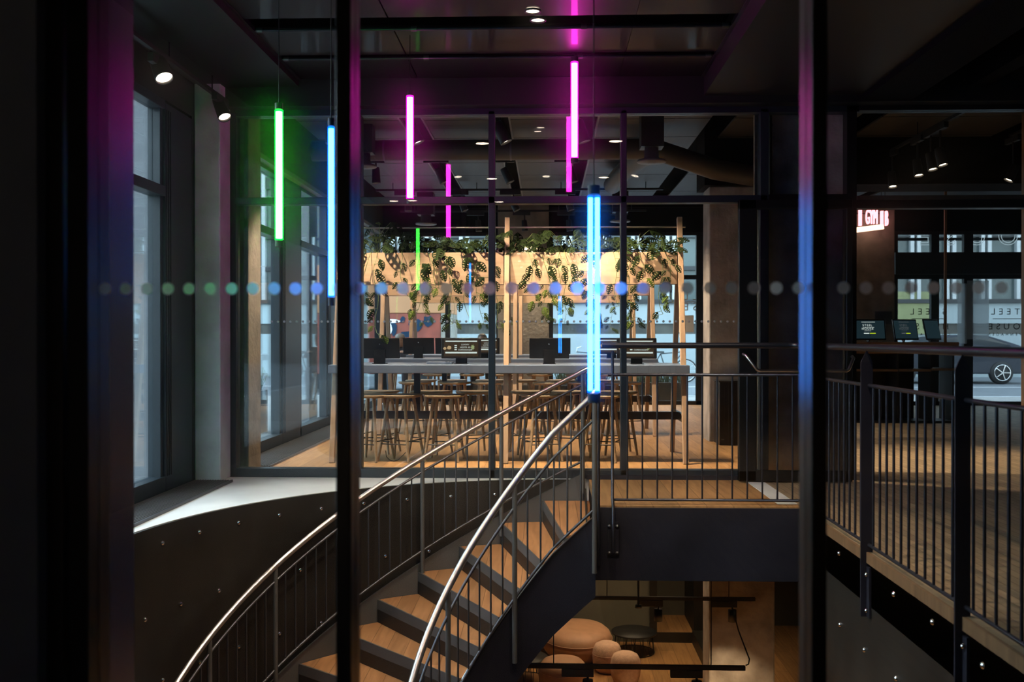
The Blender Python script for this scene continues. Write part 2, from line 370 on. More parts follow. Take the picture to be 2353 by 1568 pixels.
# perforated panels over the void, with service slots
cp = MB()
for y0, y1 in ((2.6, 5.6), (5.64, 6.70), (6.95, 7.58), (7.66, 8.28)):
    for x0, x1 in ((-2.05, -1.075), (-1.065, .60), (.604, 1.28)): cp.box(x0, x1, y0, y1, 3.36, 3.385)
b_ = M['ceil_panel'].node_tree.nodes['Principled BSDF']; b_.inputs['Coat Weight'].default_value = .17; b_.inputs['Coat Roughness'].default_value = .05
cpo = cp.build('ceiling', M['ceil_panel']); struct(cpo)
boxes('panel_edge', M['dark_rail'], [(-2.075, -2.05, 2.6, 8.28, 3.352, 3.385), (1.28, 1.305, 2.6, 8.28, 3.352, 3.385)], cpo)
for y in (6.90, 7.62):
    p = empty('ceiling_pipe', (0, y, 3.35))
    MB().tube([(-2.03, y, 3.343), (1.26, y, 3.343)], .013, 10).build('pipe', M['dark_rail'], p)
    for x in (-2.0, -.92, .26, 1.23): MB().tube([(x - .02, y, 3.343), (x + .02, y, 3.343)], .02, 10).build('joint', M['rod'], p)
    tag(p, 'thin steel pipe running under the dark ceiling panels, %s' % ('nearer of the two' if y < 7 else 'farther of the two'), 'pipe', 'pipes under the lobby ceiling')
struct(boxes('trim_3', M['black'], [(-2.92, -2.075, 2.5, 8.4, 3.30, 3.5), (1.305, 2.6, 2.5, 8.45, 3.2, 3.5), (-2.92, 9.5, 8.3, 8.62, 3.14, 3.75)]))
# big right-hand ceiling beams, running in depth
struct(boxes('trim_4', M['ceil'], [(2.6, 3.0, 2.5, 8.45, 3.15, 3.5), (3.45, 3.6, 2.5, 8.3, 3.25, 3.5)]))
rp = boxes('ceiling', M['ceil_panel'], [(3.62, 5.3, 2.6, 8.28, 3.36, 3.39)]); struct(rp)
boxes('panel_edge', M['dark_rail'], [(3.60, 3.62, 2.6, 8.28, 3.35, 3.39)], rp)
# near room (where the camera stands)
struct(boxes('wall_back', M['near_wall'], [(-3, 9.5, -13.1, -13, 0, 3.6)]))
struct(boxes('wall_right', M['near_wall'], [(9.5, 9.6, -13, FYW, -.3, 3.9)]))
struct(boxes('wall_left', M['near_wall'], [(-3.05, -2.95, -13, 2.3, 0, 3.6)]))
struct(boxes('wall_front_left', M['near_wall'], [(-2.95, -1.175, 2.26, 2.36, 0, 3.5)]))
# lobby column clad in glossy dark panels, just beyond the near glass
struct(boxes('wall_left_pier', M['cladding'], [(-2.9, -1.225, 2.62, 2.92, 0, 3.3)]))

# ---- near glazing: window_1
W1 = struct(empty('window_1', (0, 2.36, 0)))
for n, (xa, xb) in enumerate(((-1.175, -1.135), (-1.125, -1.075), (-.4895, -.4545), (.608, .643), (4.2, 4.24))):
    boxes('window_frame', M['near_frame'], [(xa, xb, 2.30, 2.42, 0, 3.5)], W1, bevel=.004)
boxes('top_frame', M['near_frame'], [(-1.175, 9.5, 2.30, 2.42, 3.1, 3.5)], W1)
boxes('bottom_frame', M['near_frame'], [(-1.175, 9.5, 2.30, 2.42, 0, .1)], W1)
for xa, xb in ((-1.075, -.4895), (-.4545, .608), (.643, 4.2), (4.24, 9.5)):
    boxes('glass_pane', G['near'], [(xa, xb, 2.355, 2.363, .1, 3.1)], W1)
dm = MB()
x = 192.0
while x < 2350:
    p = atY(x, 664 - (x - 192) * .0012, 2.353)
    cd_ = [(p.x + .0145 * math.cos(6.2832 * k / 24), 2.353, p.z + .0145 * math.sin(6.2832 * k / 24)) for k in range(24)]
    dm.add(cd_, [tuple(range(24))])
    x += 48.3 + (x - 192) * .0019
dm.build('dot_stickers', G['dots_near'], W1)

# ---- inner glass wall: window_2
W2 = struct(empty('window_2', (0, GY, 0)))
fy0, fy1 = 8.44, 8.56
boxes('bottom_frame', M['frame'], [(-2.66, 1.86, fy0, fy1, 0, .075)], W2, bevel=.004)
boxes('top_frame', M['frame'], [(-2.66, 2.62, fy0, fy1, 3.09, 3.15)], W2, bevel=.004)
boxes('transom', M['frame'], [(-2.66, 1.86, fy0, fy1, 2.335, 2.395)], W2, bevel=.004)
for xa, xb in ((-2.72, -2.655), (-1.62, -1.575), (-.49, -.435), (.63, .68), (1.80, 1.87)):
    boxes('mullion', M['frame'], [(xa, xb, fy0, fy1, 0, 3.12)], W2, bevel=.004)
for xa, xb in ((-2.655, -1.62), (-1.575, -.49), (-.435, .63), (.68, 1.80)):
    boxes('glass_pane', G['pane'], [(xa, xb, 8.496, 8.504, .075, 2.335)], W2)
    boxes('glass_pane', G['pane'], [(xa, xb, 8.496, 8.504, 2.395, 3.09)], W2)
dm = MB()
x = -2.36
while x < 1.79:
    dm.lathe([(0.0, 0), (.0105, 0), (.0105, .001), (0, .001)], (x, 8.492, 1.333), 16, Euler((R(90), 0, 0)).to_matrix()); x += .0541
dm.build('dot_stickers', G['dots'], W2)
# right bay: opening with transom over it
W3 = struct(empty('window_3', (4, GY, 0)))
boxes('mullion', M['frame_blk'], [(2.52, 2.60, fy0, fy1, 0, 3.15)], W3)
boxes('transom', M['frame_blk'], [(2.60, 9.5, fy0, fy1, 2.28, 2.35)], W3)
boxes('light_ledge', M['duct'], [(2.60, 9.5, fy0 - .01, fy1, 2.35, 2.385)], W3)
boxes('top_frame', M['frame_blk'], [(2.60, 9.5, fy0, fy1, 3.10, 3.14)], W3)
boxes('glass_pane', G['pane'], [(2.60, 9.5, 8.496, 8.504, 2.385, 3.10)], W3)
# door leaf
D1 = struct(empty('door_1', (2.0, 8.28, 0)))
boxes('door_frame', M['frame_blk'], [(1.585, 1.73, 8.25, 8.31, .012, 2.33), (2.46, 2.51, 8.25, 8.31, .012, 2.33), (1.585, 2.51, 8.25, 8.31, .012, .10), (1.585, 2.51, 8.25, 8.31, 2.25, 2.33)], D1, bevel=.006)
boxes('glass_pane', G['pane'], [(1.73, 2.46, 8.276, 8.284, .10, 2.25)], D1)
hm = MB().tube([(1.62, 8.245, 1.06), (1.63, 8.19, 1.05), (1.715, 8.17, .935), (1.74, 8.17, .925), (2.44, 8.17, .925), (2.455, 8.17, .935), (2.50, 8.19, 1.03), (2.505, 8.245, 1.04)], .013, 10)
hm.build('door_handle', M['stainless'], D1)
# jambs
struct(boxes('trim_5', M['frame_blk'], [(1.87, 2.52, fy0, fy1, 2.33, 2.40)]))
struct(boxes('trim_6', M['oak'], [(1.775, 1.80, 8.56, 8.60, .0, 3.1)]))

# ---- left window wall: window_4 (lobby), window_5, window_6 (cafe)
def bay(n, y0, y1, panel=None):
    Wn = struct(empty('window_%d' % n, (GX, y0, 0)))
    boxes('window_frame', M['frame'], [(GX - .12, GX, y0, y1, 0, .13), (GX - .12, GX, y0, y1, 2.28, 2.36), (GX - .12, GX, y0, y1, 2.95, 3.02), (GX - .12, GX, y0, y0 + .05, 0, 3.0), (GX - .12, GX - .02, y1 - .05, y1, 0, 3.0)], Wn, bevel=.004)
    boxes('glass_pane', G['outer'], [(GX - .085, GX - .077, y0 + .05, y1 - .05, .13, 2.28)], Wn)
    boxes('glass_pane', G['outer'], [(GX - .085, GX - .077, y0 + .05, y1 - .05, 2.36, 2.95)], Wn)
    if panel: boxes('side_panel', M['frame'], [(GX - .12, GX, panel[0], panel[1], 0, 3.0)], Wn, bevel=.004); 
    if panel: boxes('seal', M['frame_blk'], [(GX - .06, GX + .006, panel[0] + .02, panel[0] + .035, .13, 2.95), (GX - .06, GX + .006, panel[0] + .06, panel[0] + .072, .13, 2.95), (GX - .06, GX + .006, panel[0] + .1, panel[0] + .11, .13, 2.95)], Wn)
bay(4, 2.5, 7.55, (7.55, 8.12)); bay(5, 8.95, 10.95, (10.95, 11.75)); bay(6, 11.75, 13.3, (13.3, 14.1)); bay(7, 14.1, 17.6)
struct(boxes('wall_left', M['frame_blk'], [(GX - .2, GX, 2.3, 8.6, 3.02, 3.6), (GX - .2, GX, 8.12, 8.95, 0, 3.02)]))
wl = boxes('wall_left', M['cafe_panel'], [(GX - .2, GX, 8.6, FYW, 3.02, 3.85)]); struct(wl)
struct(boxes('trim_7', M['pale_trim'], [(GX, GX + .08, 8.9, FYW, 2.99, 3.04)]))
# pillars
struct(boxes('wall_left_pillar', M['concrete'], [(GX, -2.70, 8.17, 8.44, 0, 3.36)], bevel=.012))
struct(boxes('wall_left_pillar', M['concrete_warm'], [(GX, -2.60, 8.62, 9.0, 0, 3.75)], bevel=.012))
struct(boxes('wall_middle_pillar', M['concrete_mid'], [(1.88, 2.62, 8.70, 8.98, 0, 3.14)], bevel=.015))
struct(boxes('wall_middle_pillar', M['concrete_mid'], [(1.87, 2.62, 11.5, 11.95, -3, 2.93)], bevel=.015))
struct(boxes('trim_8', M['ceil'], [(1.8, 9.5, 11.4, 12.0, 2.93, 3.75)]))
# far window wall: window_8..
WF = struct(empty('window_8', (0, FYW, 0)))
def xf(px): return atY(px, 775, FYW).x
zt, zb = 3.02, .02
vm = [(-2.92, -2.84)]
for a, b in ((1023, 1034), (1140, 1147), (1261, 1271), (1600, 1616), (2053, 2063), (2140, 2158), (2215, 2236)): vm.append((xf(a), xf(b)))
for a, b in vm: boxes('mullion', M['frame_blk'], [(a, b, FYW, FYW + .1, 0, zt)], WF)
boxes('rail', M['frame_blk'], [(-2.92, 9.5, FYW, FYW + .1, 0, .07)], WF)
boxes('rail', M['frame_blk'], [(-2.92, 9.5, FYW, FYW + .1, 2.22, 2.30)], WF)
boxes('rail', M['frame_blk'], [(-2.92, 9.5, FYW, FYW + .1, 3.0, 3.06)], WF)
boxes('soffit_band', M['black'], [(xf(2053), 9.5, FYW - .1, FYW + .02, 2.30, 2.68)], WF)
boxes('glass_pane', G['outer'], [(-2.84, 2.75, FYW + .05, FYW + .058, .07, 3.0)], WF)
boxes('darkened_pane', G['tinted'], [(2.75, 9.5, FYW + .05, FYW + .058, .07, 3.0)], WF)  # tint added only to darken the view through the right hand windows
struct(boxes('wall_back', M['ceil'], [(-3.1, 9.6, FYW, FYW + .3, 3.06, 3.85)]))
struct(boxes('wall_back_pier', M['concrete_warm'], [(xf(1147), xf(1261), 17.2, 17.68, 0, 3.75)], bevel=.015))
struct(boxes('wall_back_pier', M['concrete_warm'], [(xf(826), xf(846), 17.2, 17.68, 0, 3.75)], bevel=.015))
struct(boxes('wall_back_pier', M['concrete_warm'], [(4.62, 5.25, 15.2, 15.5, 0, 3.2)], bevel=.01))
struct(boxes('trim_9', M['oak_dark'], [(4.83, 5.0, 10.15, 10.3, 0, 3.46)]))
struct(boxes('trim_10', M['oak_dark'], [(5.48, 5.51, 13.9, 13.93, 1.13, 3.46)]))

# ---- floor grilles
def grille(x0, x1, y0, y1, label):
    g = empty('floor_grille', ((x0 + x1) / 2, (y0 + y1) / 2, 0))
    boxes('grille_tray', M['black'], [(x0, x1, y0, y1, .001, .004)], g)
    m = MB(); n = 15
    for k in range(n):
        x = x0 + (x1 - x0) * (k + .5) / n; m.box(x - .004, x + .004, y0, y1, .004, .018)
    m.build('slats', M['grey_steel'], g)
    boxes('grille_rim', M['dark_rail'], [(x1 - .004, x1 + .006, y0, y1, .0, .02)], g)
    tag(g, label, 'floor grille')
grille(-2.915, -2.60, 2.7, 8.16, 'long dark slatted heating grille in the pale floor below the left lobby window')
grille(-2.915, -2.54, 9.05, 17.4, 'long slatted heating grille in the oak floor behind the glass wall')

# ================================================================== STAIRCASE
C = (.243, 5.75); RO = 2.655; RI = 1.163; RISE = .178; DT = 7.7; T1 = 5.96; T0 = T1 - DT
def pol(r, th, z): return Vector((C[0] - r * math.sin(R(th)), C[1] + r * math.cos(R(th)), z))
def zs(th, r=9):
    if r < 1.6 and th < 10: return -RISE * (10 - T0) / DT * (th + 4.9) / 14.9      # inner side runs on to the landing corner
    return min(0.0, -RISE * (th - T0) / DT)
ST = empty('staircase', (C[0], C[1], -3.0))
NT = 16
for k in range(1, NT + 1):
    th1 = T1 + DT * (k - 1); th0 = th1 - DT - 1.0; z = -RISE * k
    def wedge(m, ta, tb, ra, rb, za, zb2, n=4):
        p = [(pol(rb, ta + (tb - ta) * i / n, 0).x, pol(rb, ta + (tb - ta) * i / n, 0).y) for i in range(n + 1)] + [(pol(ra, tb - (tb - ta) * i / n, 0).x, pol(ra, tb - (tb - ta) * i / n, 0).y) for i in range(n + 1)]
        m.prism(p, za, zb2)
    m = MB(); wedge(m, th0, th1 - .35, RI + .012, RO - .012, z - .02, z)
    tr = m.build('tread', M['tread_w'], ST)
    m = MB(); wedge(m, th0, th1, RI + .008, RO - .008, z - .075, z - .021); wedge(m, th1 - .34, th1, RI + .008, RO - .008, z - .021, z + .001, 1)
    m.build('nosing', M['grey_steel'], tr)
    m = MB(); wedge(m, th0 + .7, th0 + 1.0, RI + .008, RO - .008, z - .02, z + RISE - .076, 1); m.build('riser', M['black_steel'], ST)
def ribbon(r0, r1, ztop, zbot, ta, tb, n=60):
    m = MB(); vs = []
    for i in range(n + 1):
        th = ta + (tb - ta) * i / n
        for r, z in ((r0, zbot), (r1, zbot), (r1, ztop), (r0, ztop)): vs.append(pol(r, th, max(zs(th, r) + z, -3.0)))
    fs = []
    for i in range(n):
        for k in range(4): fs.append((i * 4 + k, i * 4 + (k + 1) % 4, i * 4 + 4 + (k + 1) % 4, i * 4 + 4 + k))
    m.add(vs, fs, False); m.add(vs[:4], [(0, 1, 2, 3)]); m.add(vs[-4:], [(3, 2, 1, 0)]); return m
TE = T1 + DT * (NT - 1)
ribbon(RO - .004, RO + .012, .06, -.30, T0 + .2, TE).build('outer_stringer', M['grey_steel'], ST)
si = ribbon(RI - .012, RI + .004, -.035, -.60, -4.9, TE).build('inner_stringer', M['steel'], ST)
ribbon(RI - .014, RI + .008, -.028, -.036, -4.9, TE).build('stringer_edge', M['stainless'], si)
ribbon(RI + .006, RO - .006, -.30, -.31, T0 + 3, TE).build('soffit', M['grey_steel'], ST)
def helix(r, dz, ta, tb, n=70): return [pol(r, ta + (tb - ta) * i / n, zs(ta + (tb - ta) * i / n, r) + dz) for i in range(n + 1)]
def stair_rail(name, r, hh, mid, low, posts, nb, botz, rr, lead, ts):
    rl = MB(); path = lead + helix(r, hh, ts + 1, TE - 6); rl.tube(path, rr, 14)
    h = rl.build(name, M['stainless'], ST)
    for dz, nm in ((mid, 'mid_rail'), (low, 'bottom_rail')): MB().tube(helix(r, dz, ts, TE - 6), .010, 8).build(nm, M['rod'], h)
    for i, tp in enumerate(posts):
        p = pol(r, tp, 0); z1 = zs(tp, r) + hh - .02; z0 = zs(tp, r) + botz
        ins = Vector((C[0] - p.x, C[1] - p.y, 0)).normalized() * .0
        MB().tube([(p.x, p.y, z0), (p.x, p.y, z1 - .05), (p.x + ins.x, p.y + ins.y, z1)], .0175, 10).build('post', M['grey_steel'], h)
        if i + 1 < len(posts):
            for k in range(1, nb):
                t = tp + (posts[i + 1] - tp) * k / nb; q = pol(r, t, 0)
                MB().tube([(q.x, q.y, zs(t, r) + low), (q.x, q.y, zs(t, r) + mid)], .0065, 6).build('baluster', M['rod'], h)
    return h
lead_o = [pol(2.6, T0 - 1.2, .93), pol(2.6, T0 - .3, .93)]
stair_rail('outer_handrail', 2.60, .92, .81, .17, [-1.4, 13.7, 28.6, 43.2, 57.8, 72.4, 87.0, 101.5], 7, -.1, .021, lead_o, T0 + .6)
lead_i = [Vector((.345, 6.90, .83)), Vector((.335, 6.875, .822))]
stair_rail('inner_handrail', 1.115, .811, .64, .02, [-4.6, 24.2, 52, 78.5, 105], 6, -.42, .023, lead_i, -4.6)
tag(ST, 'curving staircase with oak treads, steel stringers and stainless handrails sinking into the round well', 'staircase')

# ---- landing and void guard rails
GR = empty('guard_railing', (1.8, 7.15, 0))
ry = 7.15; rx = 1.8
MB().tube([(.40, ry, 1.14), (1.72, ry, 1.14), (1.775, ry - .02, 1.14), (1.80, ry - .075, 1.14), (1.80, 3.35, 1.14)], .021, 14).build('handrail', M['dark_rail'], GR)
MB().tube([(.44, ry, .93), (1.79, ry, .93), (1.80, ry - .02, .93), (1.80, 3.35, .93)], .011, 8).build('mid_rail', M['dark_rail'], GR)
MB().tube([(.47, ry, .035), (1.79, ry, .035), (1.80, ry - .02, .04), (1.80, 3.35, .04)], .010, 8).build('bottom_rail', M['dark_rail'], GR)
x = .475
while x < 1.76:
    MB().tube([(x, ry, .035), (x, ry, .93)], .0065, 6).build('baluster', M['dark_rail'], GR); x += .1065
posts_y = (6.9, 5.62, 4.34, 3.36)
y = 7.04
while y > 3.4:
    if min(abs(y - q) for q in posts_y) > .045: MB().tube([(1.80, y, .04), (1.80, y, .93)], .0075, 6).build('baluster', M['dark_rail'], GR)
    y -= .107
for q in posts_y:
    m = MB(); m.prism([(1.755, q - .006), (1.82, q - .006), (1.82, q + .006), (1.755, q + .006)], -.36, 1.06)
    m.add([(1.755, q - .006, 1.06), (1.82, q - .006, 1.06), (1.82, q + .006, 1.06), (1.755, q + .006, 1.06), (1.7875, q, 1.13)], [(0, 1, 4), (1, 2, 4), (2, 3, 4), (3, 0, 4)])
    po = m.build('post', M['steel'], GR)
    for z in (-.12, -.32):
        for dy in (-.03, .03): MB().lathe([(.012, 0), (.012, .008), (0, .012)], (1.78, q + dy, z), 8, Euler((0, R(-90), 0)).to_matrix()).build('bolt', M['chrome'], po)
    boxes('bracket', M['steel'], [(1.786, 1.799, q - .05, q + .05, -.36, -.08)], po)
for x0, zl in ((.475, -.33), (.372, -.42)):
    p = MB().tube([(x0, 7.065, zl), (x0, 7.065, -.02), (x0, ry if x0 > .4 else 7.065, .05), (x0, ry if x0 > .4 else 7.065, 1.10 if x0 > .4 else .8)], .011, 8).build('post', M['dark_rail'], GR)
    if x0 > .4:
        boxes('bracket', M['steel'], [(.435, .515, 7.07, 7.084, -.35, -.11)], p)
        for bx in (.447, .503):
            for bz in (-.14, -.33): MB().lathe([(.012, 0), (.012, .008), (0, .012)], (bx, 7.07, bz), 8, Euler((R(90), 0, 0)).to_matrix()).build('bolt', M['rod'], p)
tag(GR, 'dark metal guard railing with thin balusters round landing and right edge of the void', 'railing')

# ================================================================== NEON TUBES
def tube_fix(px, y0, y1, Y, colr, name, label, r, twin=0.0):
    a = atY(px, y0, Y); b = atY(px, y1, Y); x = a.x
    e = empty('neon_tube_light', (x, Y, a.z))
    core = emission('tube_core_' + name, colr[0], colr[2]); shell = tube_shell('tube_sleeve_' + name, colr[1], colr[3], .16)
    off = (0,) if not twin else (-twin, twin)
    for i, dx in enumerate(off):
        t = MB().tube([(x + dx, Y, b.z + .012), (x + dx, Y, a.z - .012)], r * .78, 16).build('tube', core, e)
        MB().tube([(x + dx, Y, b.z + .004), (x + dx, Y, a.z - .004)], r, 20, True).build('sleeve', shell, t)
    w_ = (r + twin) * 1.05
    MB().tube([(x, Y, a.z), (x, Y, a.z + .035)], w_ * .9, 14).build('top_cap', M['black'], e)
    MB().tube([(x, Y, b.z - .035), (x, Y, b.z)], w_ * .9, 14).build('bottom_cap', M['black'], e)
    if 3.36 - a.z > .06: MB().tube([(x, Y, a.z + .03), (x, Y, 3.36)], .0025, 6).build('cable', M['black'], e)
    tag(e, label, 'light', 'hanging neon tubes over the stairwell')
GRN = ((.03, 1, .03), (0, .8, .05), 50, 12)
MAG = ((1, .035, .60), (1, 0, .5), 34, 10)
BLU = ((.022, .22, 1), (0, .13, 1), 34, 10)
tube_fix(641, 252, 553, 5.5, GRN, 'green', 'glowing green neon tube hanging at the left above the stairwell', .0235)
tube_fix(761, 290, 685, 4.43, BLU, 'blue', 'glowing blue neon tube hanging next to the left near mullion', .0155)
tube_fix(942, 220, 458, 7.1, MAG, 'magenta', 'glowing magenta neon tube hanging in front of the left half of the glass wall', .028)
tube_fix(1320, 142, 364, 7.6, MAG, 'magenta', 'highest glowing magenta neon tube, just under the ceiling right of centre', .030)
tube_fix(1364.5, 448, 905, 3.85, BLU, 'blue', 'twin blue neon tube hanging lowest, in front of the stair handrails', .0112, .0132)

# ================================================================== SPOT LIGHTS
def aim(d): return Vector(d).normalized().to_track_quat('Z', 'Y').to_matrix()
def spot_fixture(loc, d, zc, label, group, energy=60, ang=75, size=1.0, c=(1, .78, .54), lens='lamp', box=True, along='X', cat='spotlight'):
    """track spotlight: adapter box on the track, yoke, tapered can, glowing lens; loc = lens centre"""
    loc = Vector(loc); d = Vector(d).normalized(); q = aim(d)
    L = .17 * size; rr = .05 * size
    back = loc - d * L; piv = loc - d * L * .6
    e = empty('track_spotlight', (piv.x, piv.y, zc))
    if box:
        bx = (.15, .022) if along == 'X' else (.022, .15)
        boxes('adapter', M['black'], [(piv.x - bx[0] - .05 * (along == 'X'), piv.x + bx[0] - .05 * (along == 'X'), piv.y - bx[1], piv.y + bx[1], zc - .06, zc)], e, bevel=.003)
    MB().tube([(piv.x, piv.y, zc - (.06 if box else 0)), (piv.x, piv.y, piv.z + .03), piv], .011, 8).build('yoke', M['black'], e)
    can = MB(); can.lathe([(0, -L), (rr * .80, -L), (rr * .86, -L * .9), (rr, -.004), (rr, .012), (rr * .9, .012), (rr * .88, -.012)], loc, 20, q)
    cn = can.build('housing', M['black'], e)
    ln = MB(); ln.lathe([(0, -.008), (rr * .88, -.010)], loc, 20, q); ln.build('lens', G[lens], cn)
    if energy:
        ld = bpy.data.lights.new('spot_beam', 'SPOT'); ld.energy = energy; ld.color = c; ld.spot_size = R(ang); ld.spot_blend = .6; ld.shadow_soft_size = .025
        lo = bpy.data.objects.new('spot_beam', ld); col.objects.link(lo); lo.parent = e; lo.location = loc + d * .02 - e.location
        lo.rotation_euler = (-d).to_track_quat('Z', 'Y').to_euler()
    tag(e, label, cat, group); return e
def track(a, b, label, w_=.035, h_=.03, cat='lighting track'):
    e = empty('light_track', ((a[0] + b[0]) / 2, (a[1] + b[1]) / 2, a[2]))
    MB().bar(a, b, w_, h_).build('track_bar', M['black'], e); zt_ = 3.46 if a[1] > 8.7 else 3.5
    for k in range(4):
        p = Vector(a).lerp(Vector(b), .06 + .88 * k / 3); MB().tube([p, (p.x, p.y, zt_ + .002)], .006, 6).build('hanger', M['black'], e)
    tag(e, label, cat, 'lighting tracks'); return e
def rail_drop(a, b): pass
POS = ['leftmost', 'second from left', 'third from left', 'rightmost']
rows = [(9.15, 3.0, ( -1.98, -1.18, -.37, .35), 'first row in front of the front planter', 'front'),
        (11.85, 3.05, (-2.03, -1.22, -.43, .33), 'row in front of the second planter', 'middle'),
        (14.55, 3.06, (-2.02, -1.19, -.43, .36), 'row in front of the third planter', 'back'),
        (17.0, 3.02, (-1.15, -.36, .40, 1.3), 'row close to the street windows', 'far')]
DIRS = [(0.04, -.02, -1), (.45, -.02, -1), (.5, -.04, -1), (.32, -.02, -1)]
for j, (yy, zz, xs, lab, gr) in enumerate(rows):
    zc = 3.34
    tk = track((-2.5, yy, zc + .015), (1.7, yy, zc + .015), 'long black lighting track on the cafe ceiling holding the %s row of spotlights' % gr)
    for i, xx in enumerate(xs):
        dd = DIRS[i] if j < 3 else (.1, .0, -1)
        spot_fixture((xx, yy, zz), dd, zc, 'black track spotlight, %s in the %s' % (POS[i], lab), 'spotlights over the cafe tables', energy=(370 if j == 0 else 230), ang=98 if j == 0 else 92, size=1.15 if j == 0 else 1.05)
# right hand area
trk = track((3.9, 9.3, 3.31), (3.9, 13.0, 3.31), 'black lighting track running in depth over the right hand floor')
for i, (x, y, en) in enumerate(((2057, 428, 34), (2110, 402, 34), (2150, 388, 34), (2170, 378, 55))):
    Z = 2.9; p = atZ(x, y, Z)
    spot_fixture((3.9, p.y, Z), (.0 + .05 * i, -.25, -1), 3.3, 'black spotlight over the right hand floor, %s in its row' % ('farthest', 'second farthest', 'second nearest', 'nearest')[i], 'spotlights over the right hand floor', energy=en, ang=58, along='Y', lens='lamp_soft')
p = atZ(2318, 413, 2.85)
spot_fixture((p.x, p.y, 2.85), (-.45, .0, -.9), 3.3, 'black spotlight with a tilted oval glow at the far right', 'spotlights over the right hand floor', energy=60, ang=60, along='Y', lens='lamp_soft')
# left lobby track
track((-2.68, 5.0, 3.17), (-2.68, 8.1, 3.17), 'black lighting track along the left window of the lobby')
spot_fixture(tuple(atY(377, 178, 6.85)), (.42, -.35, -.84), 3.155, 'black cone spotlight on the left lobby track, nearer one', 'spotlights on the left lobby track', energy=80, ang=72, along='Y', size=1.3, c=(1, .93, .84))
spot_fixture(tuple(atY(516, 268, 7.95)), (.42, -.35, -.84), 3.155, 'black cone spotlight on the left lobby track beside the concrete pillar', 'spotlights on the left lobby track', energy=80, ang=72, along='Y', size=1.1, c=(1, .93, .84))
# lobby spotlights over the void, above the camera's view
track((-1.6, 4.6, 3.44), (1.7, 4.6, 3.44), 'black lighting track on the lobby ceiling over the stairwell')
for i, (x, dx_) in enumerate(((-1.1, .1), (.0, .0), (1.1, -.25))):
    spot_fixture((x, 4.6, 3.2), (dx_, .30, -1), 3.425, 'black spotlight over the stairwell, %s of three' % ('left', 'middle', 'right')[i], 'spotlights over the stairwell', energy=130, ang=84, size=1.2)
# lobby downlight and the near room's downlights (seen mirrored in the glass)
def downlight(x, y, z, r, label, group, energy, lens='lamp_soft', c=(1, .8, .6)):
    e = empty('downlight', (x, y, z))
    MB().lathe([(r * 1.25, 0), (r * 1.25, -.012), (r, -.012), (r, -.004)], (x, y, z), 24).build('rim', M['black'], e)
    MB().lathe([(0, -.003), (r, -.003)], (x, y, z), 24).build('lens', G[lens], e)
    if energy:
        ld = bpy.data.lights.new('down_beam', 'SPOT'); ld.energy = energy; ld.color = c; ld.spot_size = R(100); ld.spot_blend = .7; ld.shadow_soft_size = .04
        lo = bpy.data.objects.new('down_beam', ld); col.objects.link(lo); lo.parent = e; lo.location = (0, 0, -.02)
    tag(e, label, 'ceiling light', group)
for i, (x, y) in enumerate(((1224, 28), (1229, 42))):
    p = atZ(x, y, 3.345); downlight(p.x + .02 * i, p.y + .06 * i, 3.358, .045, 'small round recessed ceiling light in the dark panels, %s of the pair' % ('upper', 'lower')[i], 'pair of recessed lights in the lobby ceiling', 130, 'lamp')
for n, (x, y) in enumerate(((1108, 331), (1130, 412), (1415, 326), (1387, 409), (905, 463), (948, 462), (1147, 465))):
    q = atZ(x, y, 3.0); v = Vector((q.x, 2 * 2.359 - q.y, 3.0))
    e = empty('pendant_downlight', (v.x, v.y, 3.0))
    MB().lathe([(0, .12), (.06, .12), (.075, 0), (.068, 0), (.066, .01)], v, 20).build('housing', M['black'], e)
    MB().lathe([(0, .006), (.064, .006)], v, 20).build('lens', G['lamp_soft'], e)
    MB().tube([(v.x, v.y, 3.12), (v.x, v.y, 3.5)], .006, 6).build('stem', M['black'], e)
    ld = bpy.data.lights.new('down_beam', 'SPOT'); ld.energy = 55; ld.color = (1, .82, .62); ld.spot_size = R(110); ld.spot_blend = .7; ld.shadow_soft_size = .05
    lo = bpy.data.objects.new('down_beam', ld); col.objects.link(lo); lo.parent = e; lo.location = (0, 0, -.02)
    tag(e, 'round downlight mirrored in the near glass, ' + ('upper one left of the left mullion', 'lower one on the left mullion', 'upper one near the right mullion', 'lower one above the twin blue tube', 'leftmost on the glass transom', 'just below the left magenta tube', 'on the transom right of the left mullion')[n], 'ceiling light', 'downlights mirrored in the near glass')

# ================================================================== CAFE CEILING
cc = MB(); ZC = 3.46
ys = [8.62, 10.35, 11.3, 12.9, 13.9, 15.5, 17.0]
for j in range(len(ys) - 1):
    for xa, xb in ((-2.6, -1.53), (-1.27, -.55), (-.37, .33), (.55, 1.7), (1.95, 3.2), (3.45, 5.0), (5.2, 9.4)):
        cc.box(xa, xb, ys[j] + .01, ys[j + 1] - .01, ZC, ZC + .02)
co = cc.build('ceiling', M['cafe_panel']); struct(co)
for xa in (-1.53, -1.29, -.55, -.39, .33, .53):
    boxes('slot_trim', M['pale_trim'], [(xa, xa + .02, 8.65, 16.9, ZC - .012, ZC + .02)], co)
